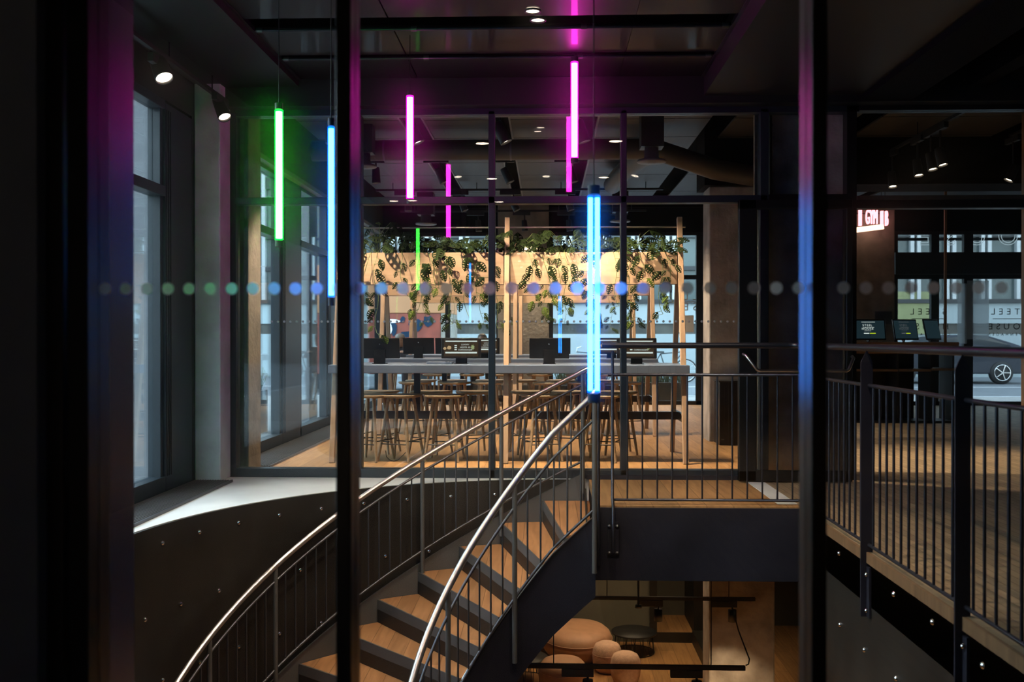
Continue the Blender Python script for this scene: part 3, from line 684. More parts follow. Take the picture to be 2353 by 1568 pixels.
# round duct with elbow
dx = empty('ventilation_duct', (0, 11.0, 3.28))
MB().tube([(-2.6, 11.0, 3.27), (1.0, 11.0, 3.27), (1.25, 11.03, 3.25), (1.9, 11.25, 3.08), (2.4, 11.3, 3.0)], .115, 20).build('duct', M['duct'], dx)
MB().tube([(1.15, 11.1, 3.26), (1.05, 11.7, 3.26), (.95, 12.6, 3.26), (.9, 13.6, 3.27)], .12, 20).build('branch', M['duct'], dx)
for x in (-1.8, -.4, .8): MB().tube([(x, 11.0, 3.27), (x + .02, 11.0, 3.27)], .119, 20).build('collar', M['rod'], dx)
tag(dx, 'round grey ventilation duct with an elbow crossing the cafe ceiling', 'duct')
def diffuser(x, y, Y, r, label):
    p = atY(x, y, Y); e = empty('air_diffuser', (p.x, p.y, p.z))
    MB().lathe([(0, 0), (r * .25, -.004), (r * .28, .0), (r * .95, .004), (r, .012), (r * .93, .03), (r * .5, .05), (r * .45, .16), (0, .16)], p, 32).build('disc', M['diffuser'], e)
    boxes('drop_box', M['black'], [(p.x - r * .75, p.x + r * .75, p.y - r * .75, p.y + r * .75, p.z + .15, 3.46)], e)
    tag(e, label, 'air vent', 'round air diffusers')
diffuser(1497, 375, 10.1, .15, 'round air diffuser hanging below the duct elbow at the right')
diffuser(838, 386, 10.6, .13, 'round air diffuser at the left edge of the cafe ceiling')
diffuser(979, 517, 15.6, .17, 'round air diffuser above the left end of the planters')
diffuser(1425, 511, 15.6, .16, 'round air diffuser above the right end of the planters')

# ================================================================== CAFE TABLES
XL, XM, XR = -2.04, -.385, 1.315
def make_table(yf, idx, lab):
    """trestle table: front feet at yf, back feet yf+1.07; apex at yf+.53"""
    e = empty('high_table', ((XL + XR) / 2, yf + .53, 0))
    ya = yf + .50; za = 2.38
    for x in (XL, XM, XR):
        for s, y0, y1 in ((0, yf + .02, ya - .01), (1, yf + 1.07, ya + .05)):
            xx = x if s == 0 else x - .0
            zt_ = za if s == 0 else 2.04
            MB().bar((xx, y0, 0), (xx, y1, zt_), .062 if s == 0 else .055, .05, (1, 0, 0)).build('leg', M['oak_z'], e, bevel=.004)
    yt = yf + .08
    t = boxes('tabletop', M['table_top'], [(XL - .05, XR + .045, yt, yt + .95, .852, .933)], e, bevel=.006)
    boxes('foot_rail', M['dark_rail'], [(XL, XR + .01, ya - .02, ya + .04, .385, .462)], e)
    for x in (XL, XR): MB().bar((x, yf + .12, .42), (x, yf + .97, .42), .025, .077).build('end_rail', M['dark_rail'], e)
    for x in (-1.285, .42): boxes('centre_post', M['dark_rail'], [(x - .03, x + .03, ya - .03, ya + .03, .462, .852)], e)
    MB().tube([(XL - .05, ya, 2.29), (XR + .06, ya, 2.29)], .009, 8).build('tie_rod', M['stainless'], e)
    tag(e, lab, 'table', 'high tables in the cafe')
    return e
def make_planter(yf, lab):
    y0 = yf + .40; e = empty('planter_box', (-.36, y0 + .12, 1.72))
    m = MB(); zb_, zt_ = 1.722, 2.035; th = .02; x0, x1 = XL + .035, XR - .035; d = .17
    for xa, xb in ((x0, XM - .035), (XM + .035, x1)):
        m.box(xa, xb, y0, y0 + th, zb_, zt_); m.box(xa, xb, y0 + d, y0 + d + th, zb_, zt_)
        m.box(xa, xa + th, y0 + th, y0 + d, zb_, zt_); m.box(xb - th, xb, y0 + th, y0 + d, zb_, zt_); m.box(xa + th, xb - th, y0 + th, y0 + d, zb_, zb_ + th)
    m.build('box', M['oak'], e)
    boxes('soil', M['soil'], [(x0 + th, XM - .055, y0 + th, y0 + d, zt_ - .05, zt_ - .03), (XM + .055, x1 - th, y0 + th, y0 + d, zt_ - .05, zt_ - .03)], e)
    tag(e, lab, 'planter', 'oak planters hung in the table frames'); return e
YT = (9.40, 12.06, 14.72)
TL = ['long high table with grey top and oak trestle frames, nearest to the glass wall', 'long high table with oak trestle frames, second row back', 'long high table with oak trestle frames, closest to the street windows']
PLB = ['pale oak planter box full of hanging monstera above the front table', 'pale oak planter box seen below and behind the front planter', 'pale oak planter box farthest back, its lower edge seen over the screens']
for i, y in enumerate(YT): make_table(y, i, TL[i]); make_planter(y, PLB[i])

# ---- plants
def leaf(m, base, dirv, up, L, W, rnd, holes=True):
    """perforated monstera leaf: midrib from base along dirv"""
    d = dirv.normalized(); s = d.cross(up).normalized(); n = s.cross(d)
    N = 6
    prof = [0, .62, .95, 1.0, .84, .52, .0]
    def P(i, w):      # i along 0..N (float), w -1..1 across
        t = i / N; k = int(min(i, N - 1e-6)); f = i - k
        wd = prof[k] * (1 - f) + prof[min(k + 1, N)] * f
        return base + d * (L * (t - .04 * (1 - t) * abs(w))) + s * (w * wd * W * .5) + n * (-abs(w) * wd * W * .14 - L * .22 * t * t)
    for sg in (-1, 1):
        for i in range(N):
            a = (.0, .28); b = (.28, .80); c = (.80, 1.0)
            def q(i0, i1, w0, w1):
                m.add([P(i0, sg * w0), P(i1, sg * w0), P(i1, sg * w1), P(i0, sg * w1)], [(0, 1, 2, 3)])
            q(i, i + 1, *a)
            if holes and 0 < i < N - 1: q(i, i + .55, *b); q(i, i + 1, *c)
            else: q(i, i + 1, .28, 1.0)
def stem_path(p0, vx, vz, hang, n, rnd):
    pass
def make_plant(x, y, z, seed, up_n, vines, label, lmin=.10, lmax=.19, ytop=.28, group='monstera plants in the planters'):
    rnd = random.Random(seed); e = empty('monstera_plant', (x, y, z))
    f = MB(); g = MB(); st = MB()
    for k in range(up_n):
        az = rnd.uniform(0, 2 * math.pi); h = rnd.uniform(.05, ytop); rr = rnd.uniform(.03, .22)
        p0 = Vector((x + rnd.uniform(-.05, .05), y, z - .02)); p1 = Vector((x + rr * math.cos(az), y + rr * .7 * math.sin(az) - .03, z + h))
        pm = (p0 + p1) / 2 + Vector((0, 0, h * .25)); st.tube([p0, pm, p1], .003, 5, False)
        d = Vector((math.cos(az) * .8, math.sin(az) * .6 - .25, rnd.uniform(-.9, .15)))
        upv = Vector((rnd.uniform(-.4, .4), -.7, .7)); L = rnd.uniform(lmin, lmax)
        leaf(f, p1, d, upv, L, L * rnd.uniform(.62, .8), rnd)
    for (dx_, ln) in vines:
        # leaves the box over its front lip, then hangs in front of it
        p = [Vector((x + dx_ * .2, y, z)), Vector((x + dx_ * .4, y - .10, z + .03)), Vector((x + dx_ * .55, y - .165, z - .04))]
        cx, cz = x + dx_ * .55, z - .04; n = max(3, int(ln / .06)); ph = rnd.uniform(0, 6)
        for i in range(n):
            cz -= ln / n * (1 if i < n * .8 else rnd.uniform(.1, .8)); cx += dx_ * .45 / n + math.sin(ph + i * .8) * .018
            p.append(Vector((cx, y - .165 - rnd.uniform(0, .045), cz)))
        st.tube(p, .0028, 5, False)
        for i in range(2, len(p)):
            if rnd.random() < .85:
                sd = rnd.choice((-1, 1)); a = p[i]; pet = a + Vector((sd * rnd.uniform(.02, .06), -rnd.uniform(.0, .06), rnd.uniform(-.02, .03)))
                st.tube([a, pet], .0022, 4, False)
                L = rnd.uniform(lmin * .75, lmax * .8) * (1 - .35 * i / len(p))
                leaf(g if (i > len(p) * .6 and rnd.random() < .6) else f, pet, Vector((sd * rnd.uniform(.1, .8), -.1, -rnd.uniform(.5, 1))), Vector((rnd.uniform(-.3, .3), -1, .1)), L, L * .66, rnd)
    f.build('leaves', M['leaf'], e); g.build('young_leaves', M['leaf2'], e); st.build('stems', M['stem'], e)
    tag(e, label, 'plant', group); return e
py = YT[0] + .50
pspots = [  # px of root, n upright leaves, vines, top height
 (866, 17, [(.05, .85), (-.1, .5)], .34), (915, 14, [(.12, .42)], .24), (968, 14, [(.0, .62), (.2, .35)], .20), (1015, 14, [(.1, .70), (-.05, .3)], .18),
 (1062, 15, [(.05, .66), (.2, .4)], .20), (1108, 11, [(.2, .75)], .20), (1190, 16, [(.25, .60)], .26), (1235, 11, [(.1, .45)], .16),
 (1295, 14, [(.02, .62), (-.1, .5)], .28), (1345, 13, [(.1, .70)], .30), (1400, 15, [(.08, .5), (.2, .72)], .24), (1455, 11, [(.1, .35)], .30), (1510, 15, [(.02, .58), (.15, .45)], .20)]
names = ['with the tallest leaves at the left end', 'second from the left end', 'third from the left, behind the green reflection', 'fourth from the left', 'fifth from the left, with pale young leaves hanging low',
 'just left of the glass mullion and the middle trestle', 'first one right of the middle trestle', 'short one right of the middle trestle', 'in the magenta reflection left of the blue tube', 'right behind the blue tube',
 'just right of the blue tube', 'with one tall curling shoot right of the second mullion', 'at the right end beside the last trestle']
for i, (px, n, vs, tp) in enumerate(pspots):
    make_plant(atY(px, 560, py).x, py, 2.01, 10 + i, n, vs, 'trailing monstera in the front planter, ' + names[i], ytop=tp)
for j, (yf, xs) in enumerate(((YT[1], (-1.6, -.9, -.1, .5, 1.0)), (YT[2], (-1.5, -.7, .2, .9)))):
    for i, x in enumerate(xs):
        make_plant(x, yf + .50, 2.01, 60 + 10 * j + i, 10, [(.1, .62 + .1 * (i % 2))], 'trailing monstera in the %s planter, %s' % (('second', 'farthest')[j], ('first from left', 'second from left', 'third from left', 'fourth from left', 'fifth from left')[i]), .11, .18, .2)

# ---- stools
def make_stool():
    e = empty('bar_stool', (0, 0, 0))
    m = MB(); n = 32; prof = [(0, .612), (.15, .612), (.185, .622), (.192, .632), (.188, .642), (.15, .640), (0, .634)]
    vs = []
    for r, z in prof:
        for k in range(n):
            a = 2 * math.pi * k / n; q = (abs(math.cos(a)) ** 3.2 + abs(math.sin(a)) ** 3.2) ** (-1 / 3.2)
            vs.append((r * q * math.cos(a), r * q * math.sin(a), z))
    fs = [(i * n + k, i * n + (k + 1) % n, (i + 1) * n + (k + 1) % n, (i + 1) * n + k) for i in range(len(prof) - 1) for k in range(n)]
    m.add(vs, fs, True); m.build('seat', M['oak_seat'], e, True)
    for sx_, sy_ in ((1, 1), (-1, 1), (-1, -1), (1, -1)):
        MB().tube([(sx_ * .165, sy_ * .165, .003), (sx_ * .125, sy_ * .125, .30), (sx_ * .09, sy_ * .09, .614)], [.012, .0165, .016], 12).build('leg', M['oak_seat'], e, True)
    r = .15
    c4 = [(r, r), (-r, r), (-r, -r), (r, -r)]
    for i in range(4):
        a, b = c4[i], c4[(i + 1) % 4]; z = .17 + (.03 if i % 2 else 0)
        MB().tube([(a[0] * (1.0 if i % 2 == 0 else .98), a[1], z), (b[0], b[1], z)], .0055, 8).build('foot_bar', M['black'], e, True)
    return e
proto = make_stool()
rowsS = [  # (Y, px list, row phrase)
 (9.66, (853, 922, 1022, 1243, 1385), 'on the near side of the front table'),
 (10.28, (872, 990, 1093, 1215, 1310, 1420), 'on the far side of the front table'),
 (12.35, (952, 1044, 1120, 1262, 1345, 1440), 'on the near side of the second table'),
 (12.95, (968, 1040, 1128, 1200, 1290, 1400), 'on the far side of the second table'),
 (15.0, (1003, 1085, 1160, 1240, 1330, 1400), 'on the near side of the third table')]
ORD = ['first', 'second', 'third', 'fourth', 'fifth', 'sixth']
first = True; rnd = random.Random(4)
for Y, pxs, ph in rowsS:
    for i, px in enumerate(pxs):
        o = proto if first else copy_tree(proto); first = False
        X = atY(px, 900, Y).x; o.location = (X, Y + rnd.uniform(-.03, .03), 0); o.rotation_euler = (0, 0, rnd.uniform(-.5, .5))
        tag(o, 'four-legged wooden bar stool %s, %s from the left' % (ph, ORD[i]), 'stool', 'bar stools at the high tables')
# cable under the front stool
cb = MB().tube([tuple(atY(x, y, 9.55)) for x, y in ((886, 1036), (888, 1050), (896, 1058), (905, 1060), (915, 1057), (925, 1048), (932, 1040))], .004, 6)
tag(cb.build('power_cable', M['black']), 'thin black cable looping under the second stool of the front row', 'cable')

# ---- screens
def make_screen(x, y, zt_, facing, tilt, label, seed=0):
    """desk screen on a wedge stand; facing=+1 shows its picture to the camera"""
    W, H = .395, .205
    e = empty('touch_screen', (x, y, .933)); m3 = Euler((R(-tilt * facing), 0, 0)).to_matrix()
    c = Vector((x, y, .933 + .155))
    MB().obox(c, (W / 2, .011, H / 2), m3).build('display', M['black_gloss'], e, bevel=.006)
    MB().bar((x, y + .018 * facing, .935), (x, y + .02 * facing, 1.075), .115, .02, (0, 1, 0)).build('stand', M['black_gloss'], e, bevel=.002)
    boxes('foot', M['black_gloss'], [(x - .065, x + .065, y - .08, y + .08, .933, .940)], e)
    if facing > 0:
        T = Matrix.Translation(c) @ m3.to_4x4()
        def patch(u0, u1, v0, v1, mat, dd, nm):
            vs = [T @ Vector((u * W / 2, -.0115 - dd, v * H / 2)) for u, v in ((u0, v0), (u1, v0), (u1, v1), (u0, v1))]
            MB().add(vs, [(0, 1, 2, 3)]).build(nm, mat, e)
        patch(-.86, .86, -.82, .82, G['scr_dark'], .0004, 'picture')
        patch(-.80, .80, .62, .74, G['scr_white'], .0008, 'top_bar')
        patch(-.80, .80, -.52, -.36, G['scr_white'], .0008, 'bottom_bar')
        bl = MB(); r2 = random.Random(seed)
        for (cu, cv, ru, rv, nn) in ((-.60, .05, .13, .24, 9), (-.83, -.02, .10, .15, 7)):
            pts = [T @ Vector(((cu + ru * math.cos(6.283 * k / nn) * r2.uniform(.7, 1)) * W / 2, -.0126, (cv + rv * math.sin(6.283 * k / nn) * r2.uniform(.7, 1)) * H / 2)) for k in range(nn)]
            bl.add(pts, [tuple(range(nn))])
        bl.build('food_picture', G['scr_gold'], e)
        pts = [T @ Vector(((.58 + .11 * math.cos(6.283 * k / 14) * (1 if k % 2 else .6)) * W / 2, -.0127, (.08 + .30 * math.sin(6.283 * k / 14) * (1 if k % 2 else .6)) * H / 2)) for k in range(14)]
        MB().add(pts, [tuple(range(14))]).build('fruit_picture', G['scr_green'], e)
        for s_, v in (('LUXURY', .34), ('HOSTEL IN', .08), ('COPENHAGEN', -.18)):
            text_mesh('screen_text', s_, .021, G['scr_white'], e, T @ Matrix.Translation((.10 * W, -.013, v * H / 2)) @ FRONT, 0)
        for k, v in enumerate((.2, .0, -.2)): patch(-.34, -.22, v, v + .1, G['scr_white'], .0008, 'text_block')
    else:
        T = Matrix.Translation(c) @ m3.to_4x4()
        MB().lathe([(.006, 0), (0, .002)], T @ Vector((0, -.0115, .045)), 10, Euler((R(90), 0, 0)).to_matrix()).build('emblem', M['chrome'], e)
    tag(e, label, 'screen', 'touch screens on the high tables'); return e
S = [(873, 9.88, -1, 'black screen seen from behind, leftmost on the front table'), (962, 12.55, -1, 'black screen seen from behind on the second table, left one'),
     (1036, 12.6, -1, 'black screen seen from behind on the second table, half hidden by the lit front screen'), (1060, 9.9, 1, 'lit screen with food picture and white text at the left half of the front table'),
     (1112, 12.55, 1, 'lit screen on the second table, cut by the left glass mullion'), (1262, 9.88, -1, 'black screen seen from behind, mid front table, left of the blue tube'),
     (1275, 12.6, -1, 'black screen edge just above the middle screen of the front table'), (1463, 9.9, 1, 'lit screen near the right end of the front table'),
     (1405, 12.55, 1, 'lit screen on the second table between blue tube and right glass mullion')]
for i, (px, Y, fc, lb) in enumerate(S): make_screen(atY(px, 800, Y).x, Y, 0, fc, 10, lb, i)
# paper card on table
cd = MB().bar(tuple(atY(985, 832, 9.95)), tuple(atY(1043, 832, 9.95)), .04, .02)
tag(boxes('menu_tray', M['table_top'], [(-1.18, -.93, 9.8, 10.0, .933, .955)], bevel=.004), 'small grey tray on the front table beside the lit left screen', 'tray')

# black loudspeaker cabinet by the far column
sp = empty('black_cabinet', (2.12, 11.2, 0))
boxes('cabinet_body', M['black_gloss'], [(1.92, 2.34, 11.1, 11.45, 0, .70)], sp, bevel=.006)
boxes('cabinet_top', M['black'], [(1.91, 2.35, 11.09, 11.46, .70, .715)], sp, bevel=.004)
boxes('name_plate', M['rod'], [(1.94, 1.97, 11.095, 11.1, .06, .07)], sp)
tag(sp, 'glossy black floor cabinet standing in front of the far concrete column', 'cabinet')
# white wall box
wb = empty('wall_lamp', tuple(atY(1740, 612, 11.4)))
p = atY(1726, 612, 11.42)
boxes('lamp_shade', M['white'], [(p.x - .065, p.x + .065, 11.40, 11.49, p.z - .05, p.z + .05)], wb, bevel=.004)
tag(wb, 'small white box fixed on the far concrete column behind the door glass', 'wall light')
# vertical pipe on near column
pp = empty('conduit_pipe', (1.93, 8.66, 2.7))
MB().tube([(1.93, 8.66, 2.40), (1.93, 8.66, 3.12)], .014, 10).build('pipe', M['rod'], pp)
for z in (2.45, 3.02): boxes('clip', M['rod'], [(1.91, 1.95, 8.66, 8.70, z, z + .02)], pp)
tag(pp, 'thin vertical conduit on the concrete pillar above the glass door', 'pipe')

# ================================================================== RIGHT HAND DESK
DK = empty('reception_counter', (5.0, 14.3, 0))
boxes('counter_top', M['oak_dark'], [(4.2, 5.72, 14.0, 14.6, .97, 1.13)], DK, bevel=.006)
boxes('shelf', M['oak_dark'], [(4.2, 4.9, 14.05, 14.6, .72, .75), (4.92, 5.35, 14.03, 14.58, .72, .752), (5.36, 5.68, 14.0, 14.5, .735, .765)], DK)
for x in (4.22, 4.9, 5.36, 5.66): boxes('upright', M['black'], [(x, x + .025, 14.08, 14.55, 0, .97)], DK)
boxes('modesty_panel', M['black'], [(4.2, 5.3, 14.55, 14.58, 0.02, .97)], DK)
boxes('plinth', M['black'], [(4.2, 5.7, 14.08, 14.55, 0, .03)], DK)
tag(DK, 'dark wooden reception counter with a lower shelf under the three tablets', 'counter')
def tablet(px0, px1, y0, y1, rot, bright, label):
    Y = 14.25; a = atY((px0 + px1) / 2, (y0 + y1) / 2, Y); W = (px1 - px0) * Y / 2288; H = .30
    if rot: W = .42
    e = empty('tablet_computer', (a.x, Y, 1.13)); rm = (Euler((R(-12), 0, 0)).to_matrix()); rz = Euler((0, 0, R(rot))).to_matrix(); m3 = rz @ rm
    c = Vector((a.x, Y, 1.13 + H / 2 + .025))
    MB().obox(c, (W / 2, .009, H / 2), m3).build('display', M['screen'], e, bevel=.006)
    MB().bar(c + m3 @ Vector((0, .02, -.05)), Vector((a.x, Y + .09, 1.132)), .1, .012, (1, 0, 0)).build('stand', M['black'], e)
    T = Matrix.Translation(c) @ m3.to_4x4()
    def patch(u0, u1, v0, v1, mat, dd, nm):
        vs = [T @ Vector((u * W / 2, -.0095 - dd, v * H / 2)) for u, v in ((u0, v0), (u1, v0), (u1, v1), (u0, v1))]
        MB().add(vs, [(0, 1, 2, 3)]).build(nm, mat, e)
    patch(-.92, .92, -.86, .86, G['scr_dark2'], .0004, 'picture')
    if bright:
        tw = G['scr_white'] if bright > 1 else SOFT
        for s_, v, sz in (('STEEL', .40, .043), ('HOUSE', .06, .043), ('COPENHAGEN', -.13, .012)):
            text_mesh('screen_text', s_, sz, tw, e, T @ Matrix.Translation((-.03, -.0115, v * H / 2)) @ FRONT, 0, spacing=1.3)
        patch(-.42, .30, .2, .225, tw, .0008, 'rule'); patch(-.5, .35, .70, .74, tw, .0008, 'heading')
        patch(-.38, -.04, -.42, -.32, tw, .0008, 'button'); patch(0, .36, -.42, -.32, G['scr_yellow'], .0008, 'button')
    tag(e, label, 'tablet', 'tablets on the reception counter')
SOFT = emission('screen_text_dim', (.10, .11, .11), 1.0)
tablet(1962, 2034, 729, 779, 0, 2, 'lit tablet with white and yellow start page, leftmost on the reception counter')
tablet(2048, 2112, 729, 779, 22, 1, 'dim tablet turned slightly away in the middle of the reception counter')
tablet(2118, 2164, 729, 779, 42, 0, 'dark tablet turned furthest away at the right of the reception counter')
# gym sign
SG = empty('neon_sign', tuple(atY(2000, 508, 15.0)))
def sp_(px, py): return atY(px, py, 15.0)
for px0, px1, py0, py1 in ((1973.5, 1979.5, 482, 519), (2023.5, 2029, 485, 518)):
    a = sp_(px0, py1); b = sp_(px1, py0); boxes('sign_letter', G['neon_red'], [(a.x, b.x, 14.97, 15.03, a.z, b.z)], SG)
for s_, px, py_, sz, wx in (('GYM', 2003, 500.5, .31, .27), ('B', 2037, 504, .32, .26)):
    text_mesh('sign_letter', s_, sz, G['neon_red'], SG, Matrix.Translation(sp_(px, py_)) @ Matrix.Diagonal((wx, 1, 1, 1)) @ FRONT, .03, spacing=1.0)
boxes('back_rail', M['black'], [(sp_(1950, 0).x, sp_(2045, 0).x, 15.04, 15.06, sp_(0, 500).z, sp_(0, 497).z)], SG)
for px in (1965, 2036): MB().tube([sp_(px, 498) + Vector((0, .05, 0)), sp_(px, 498) + Vector((0, .05, .5))], .005, 6).build('hanger', M['black'], SG)
tag(SG, 'glowing pink red GYM letters hanging at the top left of the right hand area', 'sign')
SB = empty('neon_sign_bar', tuple(sp_(1995, 525)))
MB().bar(tuple(sp_(1959, 530)), tuple(sp_(2030, 521)), .05, .075).build('light_bar', G['neon_bar'], SB)
MB().tube([sp_(1948, 531), sp_(1960, 530)], .004, 6).build('wire', M['rod'], SB)
MB().tube([sp_(1965, 528), sp_(1965, 528) + Vector((0, 0, 1.75))], .004, 6).build('hanger', M['black'], SB)
MB().tube([sp_(2025, 521), sp_(2025, 521) + Vector((0, 0, 1.7))], .004, 6).build('hanger', M['black'], SB)
tag(SB, 'slanted glowing orange white light bar just under the GYM letters', 'light')
a = atY(2010, 745, 15.19); b = atY(2049, 716, 15.19)
tag(boxes('notice_plate', M['rod'], [(a.x, b.x, 15.18, 15.2, a.z, b.z)]), 'small grey plate on the brown pier behind the left tablet', 'notice')
# paper notices on the windows
for i, (x0, x1, y0, y1) in enumerate(((2200, 2222, 652, 790), (2222, 2272, 645, 780))):
    a = atY(x0, y1, FYW - .02); b = atY(x1, y0, FYW - .02)
    o = boxes('window_poster', frosted('poster_film_%d' % i, (.75, .8, .82), .5), [(a.x, b.x, FYW - .025, FYW - .02, a.z, b.z)])
    tag(o, 'pale see-through poster on the right hand street window, %s of two' % ('narrow left', 'wide right')[i], 'poster', 'posters on the street window')
a = atY(1557, 764, FYW - .02); b = atY(1594, 725, FYW - .02)
tag(boxes('window_notice', M['paper'], [(a.x, b.x, FYW - .025, FYW - .02, a.z, b.z)]), 'white paper notice on the street window behind the right trestle', 'notice')
# mirrored window lettering
blk = M['black']
for gi, px in enumerate((2133, 2319)):
    L = empty('window_lettering', tuple(atY(px, 740, FYW)))
    for s_, py_, sz, spc in (('STEEL', 717, .155, 1.75), ('HOUSE', 751, .155, 1.7), ('COPENHAGEN', 769, .07, 1.9)):
        text_mesh('lettering', s_, sz, blk, L, Matrix.Translation(atY(px, py_, FYW + .04)) @ BACK, .0005, spacing=spc)
    a = atY(px - 38, 733, FYW + .04); b = atY(px + 38, 733, FYW + .04)
    MB().bar(a, b, .002, .012).build('rule', blk, L)
    tag(L, 'black name lettering on the street window, reversed from inside, %s' % ('above the tablets', 'at the far right edge')[gi], 'lettering', 'lettering on the street window')
L = empty('window_lettering', tuple(atY(1585, 705, FYW)))
text_mesh('lettering', 'SE', .20, M['white'], L, Matrix.Translation(atY(1587, 706, FYW + .04)) @ BACK, .0005, spacing=1.7)
text_mesh('lettering', 'LL', .20, M['white'], L, Matrix.Translation(atY(1587, 682, FYW + .04)) @ BACK, .0005, spacing=1.7)
MB().bar(atY(1570, 694, FYW + .04), atY(1600, 694, FYW + .04), .002, .012).build('rule', M['white'], L)
tag(L, 'white name lettering on the street window beside the right trestle', 'lettering')
L = empty('outline_sign', tuple(atY(2240, 545, 18.3)))
text_mesh('outline_letter', 'HOUSE', .46, G['neon_white'], L, Matrix.Translation(atY(2262, 545, 18.3)) @ BACK, 0, outline=.006, spacing=1.9)
boxes('mounting_bar', M['black'], [(5.6, 9.2, 18.31, 18.34, 2.95, 3.0)], L)
tag(L, 'white outlined neon letters hung outside above the right window, seen reversed', 'sign')

# ================================================================== LOWER LOUNGE
def pouf(cx, cy, rx_, ry_, h, mat, label, grp=None, seam=.45):
    e = empty('pouf', (cx, cy, -3))
    prof = [(0, .01), (.72, .01), (.86, .05 * 1), (.95, h * .25), (1.0, h * .5), (.985, h * .66), (.93, h * .80), (.80, h * .92), (.55, h * .985), (.25, h), (0, h)]
    MB().lathe(prof, (cx, cy, -3), 40, None, rx_, ry_).build('cushion', mat, e)
    MB().lathe([(.999, h * .60), (1.012, h * .615), (.99, h * .63)], (cx, cy, -3), 40, None, rx_, ry_).build('seam', mat, e)
    MB().lathe([(0, 0), (.70, 0), (.72, .012), (0, .012)], (cx, cy, -3), 40, None, rx_, ry_).build('base', M['black'], e)
    tag(e, label, 'pouf', grp)
pouf(.41, 13.12, .46, .52, .41, M['leather'], 'largest tan leather pouf in the lower lounge')
pouf(.765, 12.52, .185, .185, .37, M['felt'], 'small pink beige round pouf behind the other small one', 'small round poufs')
pouf(.965, 12.12, .185, .185, .37, M['felt'], 'small pink beige round pouf nearest in the lower lounge', 'small round poufs')
pouf(.20, 11.9, .29, .30, .36, M['leather'], 'reddish tan pouf half hidden by the hanging lighting track')
def wire_table(cx, cy, r, h, label):
    e = empty('wire_table', (cx, cy, -3))
    MB().lathe([(0, h - .02), (r, h - .02), (r, h), (0, h)], (cx, cy, -3), 40).build('tabletop', M['black'], e)
    ring = lambda rr, z: [(cx + rr * math.cos(6.283 * k / 32), cy + rr * math.sin(6.283 * k / 32), z - 3) for k in range(32)]
    m = MB(); m.tube(ring(r * .9, .012), .006, 6, False, True); m.tube(ring(r * .82, h - .03), .005, 6, False, True)
    for k in range(28):
        a = 6.283 * k / 28; b = a + .1 * (-1) ** k
        m.tube([(cx + r * .82 * math.cos(a), cy + r * .82 * math.sin(a), -3 + h - .03), (cx + r * .9 * math.cos(b), cy + r * .9 * math.sin(b), -3 + .012)], .004, 5, False)
    m.build('wire_basket', M['black'], e); tag(e, label, 'coffee table', 'black wire coffee tables')
wire_table(1.17, 13.3, .30, .28, 'round black wire coffee table behind the small poufs')
wire_table(-.24, 12.2, .26, .28, 'round black wire coffee table at the bottom, cut by the stair stringer')
# lower tracks
def ltrack(Y, yp, x0, x1, heads, nm, en):
    a = atY(x0, yp, Y); b = atY(x1, yp, Y); e = empty('hanging_light_track', ((a.x + b.x) / 2, Y, a.z))
    MB().bar((a.x, Y, a.z), (b.x, Y, a.z), .04, .036).build('track_bar', M['black'], e)
    for t in (.15, .85): MB().tube([(a.x + (b.x - a.x) * t, Y, a.z), (a.x + (b.x - a.x) * t, Y, -.52 if Y < 8.7 else -.62)], .005, 6).build('hanger', M['black'], e)
    tag(e, 'black lighting track hung below the landing, %s' % nm, 'lighting track', 'tracks hung below the landing')
    for i, hx in enumerate(heads):
        p = atY(hx, yp, Y); z = a.z - .018
        f = empty('track_spotlight', (p.x, Y, z))
        boxes('adapter', M['black'], [(p.x - .17, p.x + .11, Y - .025, Y + .025, z - .07, z)], f, bevel=.004)
        MB().tube([(p.x + .06, Y, z - .07), (p.x + .06, Y, z - .10)], .01, 8).build('yoke', M['black'], f)
        MB().lathe([(0, 0), (.045, 0), (.048, -.13), (.042, -.13), (.04, -.02)], (p.x + .06, Y, z - .10), 20).build('housing', M['black'], f)
        MB().lathe([(0, -.122), (.04, -.122)], (p.x + .06, Y, z - .10), 20).build('lens', G['lamp'], f)
        ld = bpy.data.lights.new('spot_beam', 'SPOT'); ld.energy = en; ld.color = (1, .72, .40); ld.spot_size = R(105); ld.spot_blend = .7; ld.shadow_soft_size = .03
        lo = bpy.data.objects.new('spot_beam', ld); col.objects.link(lo); lo.parent = f; lo.location = (.06, 0, -.24); lo.rotation_euler = (R(22), 0, 0) if Y < 9 else (0, 0, 0)
        tag(f, 'black spotlight on the %s hanging track, %s' % (nm, ('left', 'right')[i]), 'spotlight', 'spotlights below the landing')
ltrack(8.75, 1530, 1195, 1712, (1335, 1585), 'nearer and lower in view', 60)
ltrack(11.0, 1374, 1335, 1735, (1500, 1670), 'farther back', 60)
for i, (x, y, en) in enumerate(((.2, 12.2, 50), (1.35, 12.2, 50), (.4, 13.2, 34), (1.7, 13.2, 34), (3.2, 10.2, 22))):
    e = empty('downlight', (x, y, -.62))
    MB().lathe([(.06, 0), (.06, -.012), (.048, -.012), (.048, -.004)], (x, y, -.62), 24).build('rim', M['black'], e)
    MB().lathe([(0, -.003), (.048, -.003)], (x, y, -.62), 24).build('lens', G['lamp'], e)
    ld = bpy.data.lights.new('down_beam', 'SPOT'); ld.energy = en; ld.color = (1, .72, .42); ld.spot_size = R(110); ld.spot_blend = .7; ld.shadow_soft_size = .04
    lo = bpy.data.objects.new('down_beam', ld); col.objects.link(lo); lo.parent = e; lo.location = (0, 0, -.02)
    tag(e, 'round downlight in the lower lounge ceiling, %s' % ('over the left poufs', 'over the wire table', 'over the largest pouf', 'over the raised wooden step', 'right of the concrete column')[i], 'ceiling light', 'lower lounge downlights')
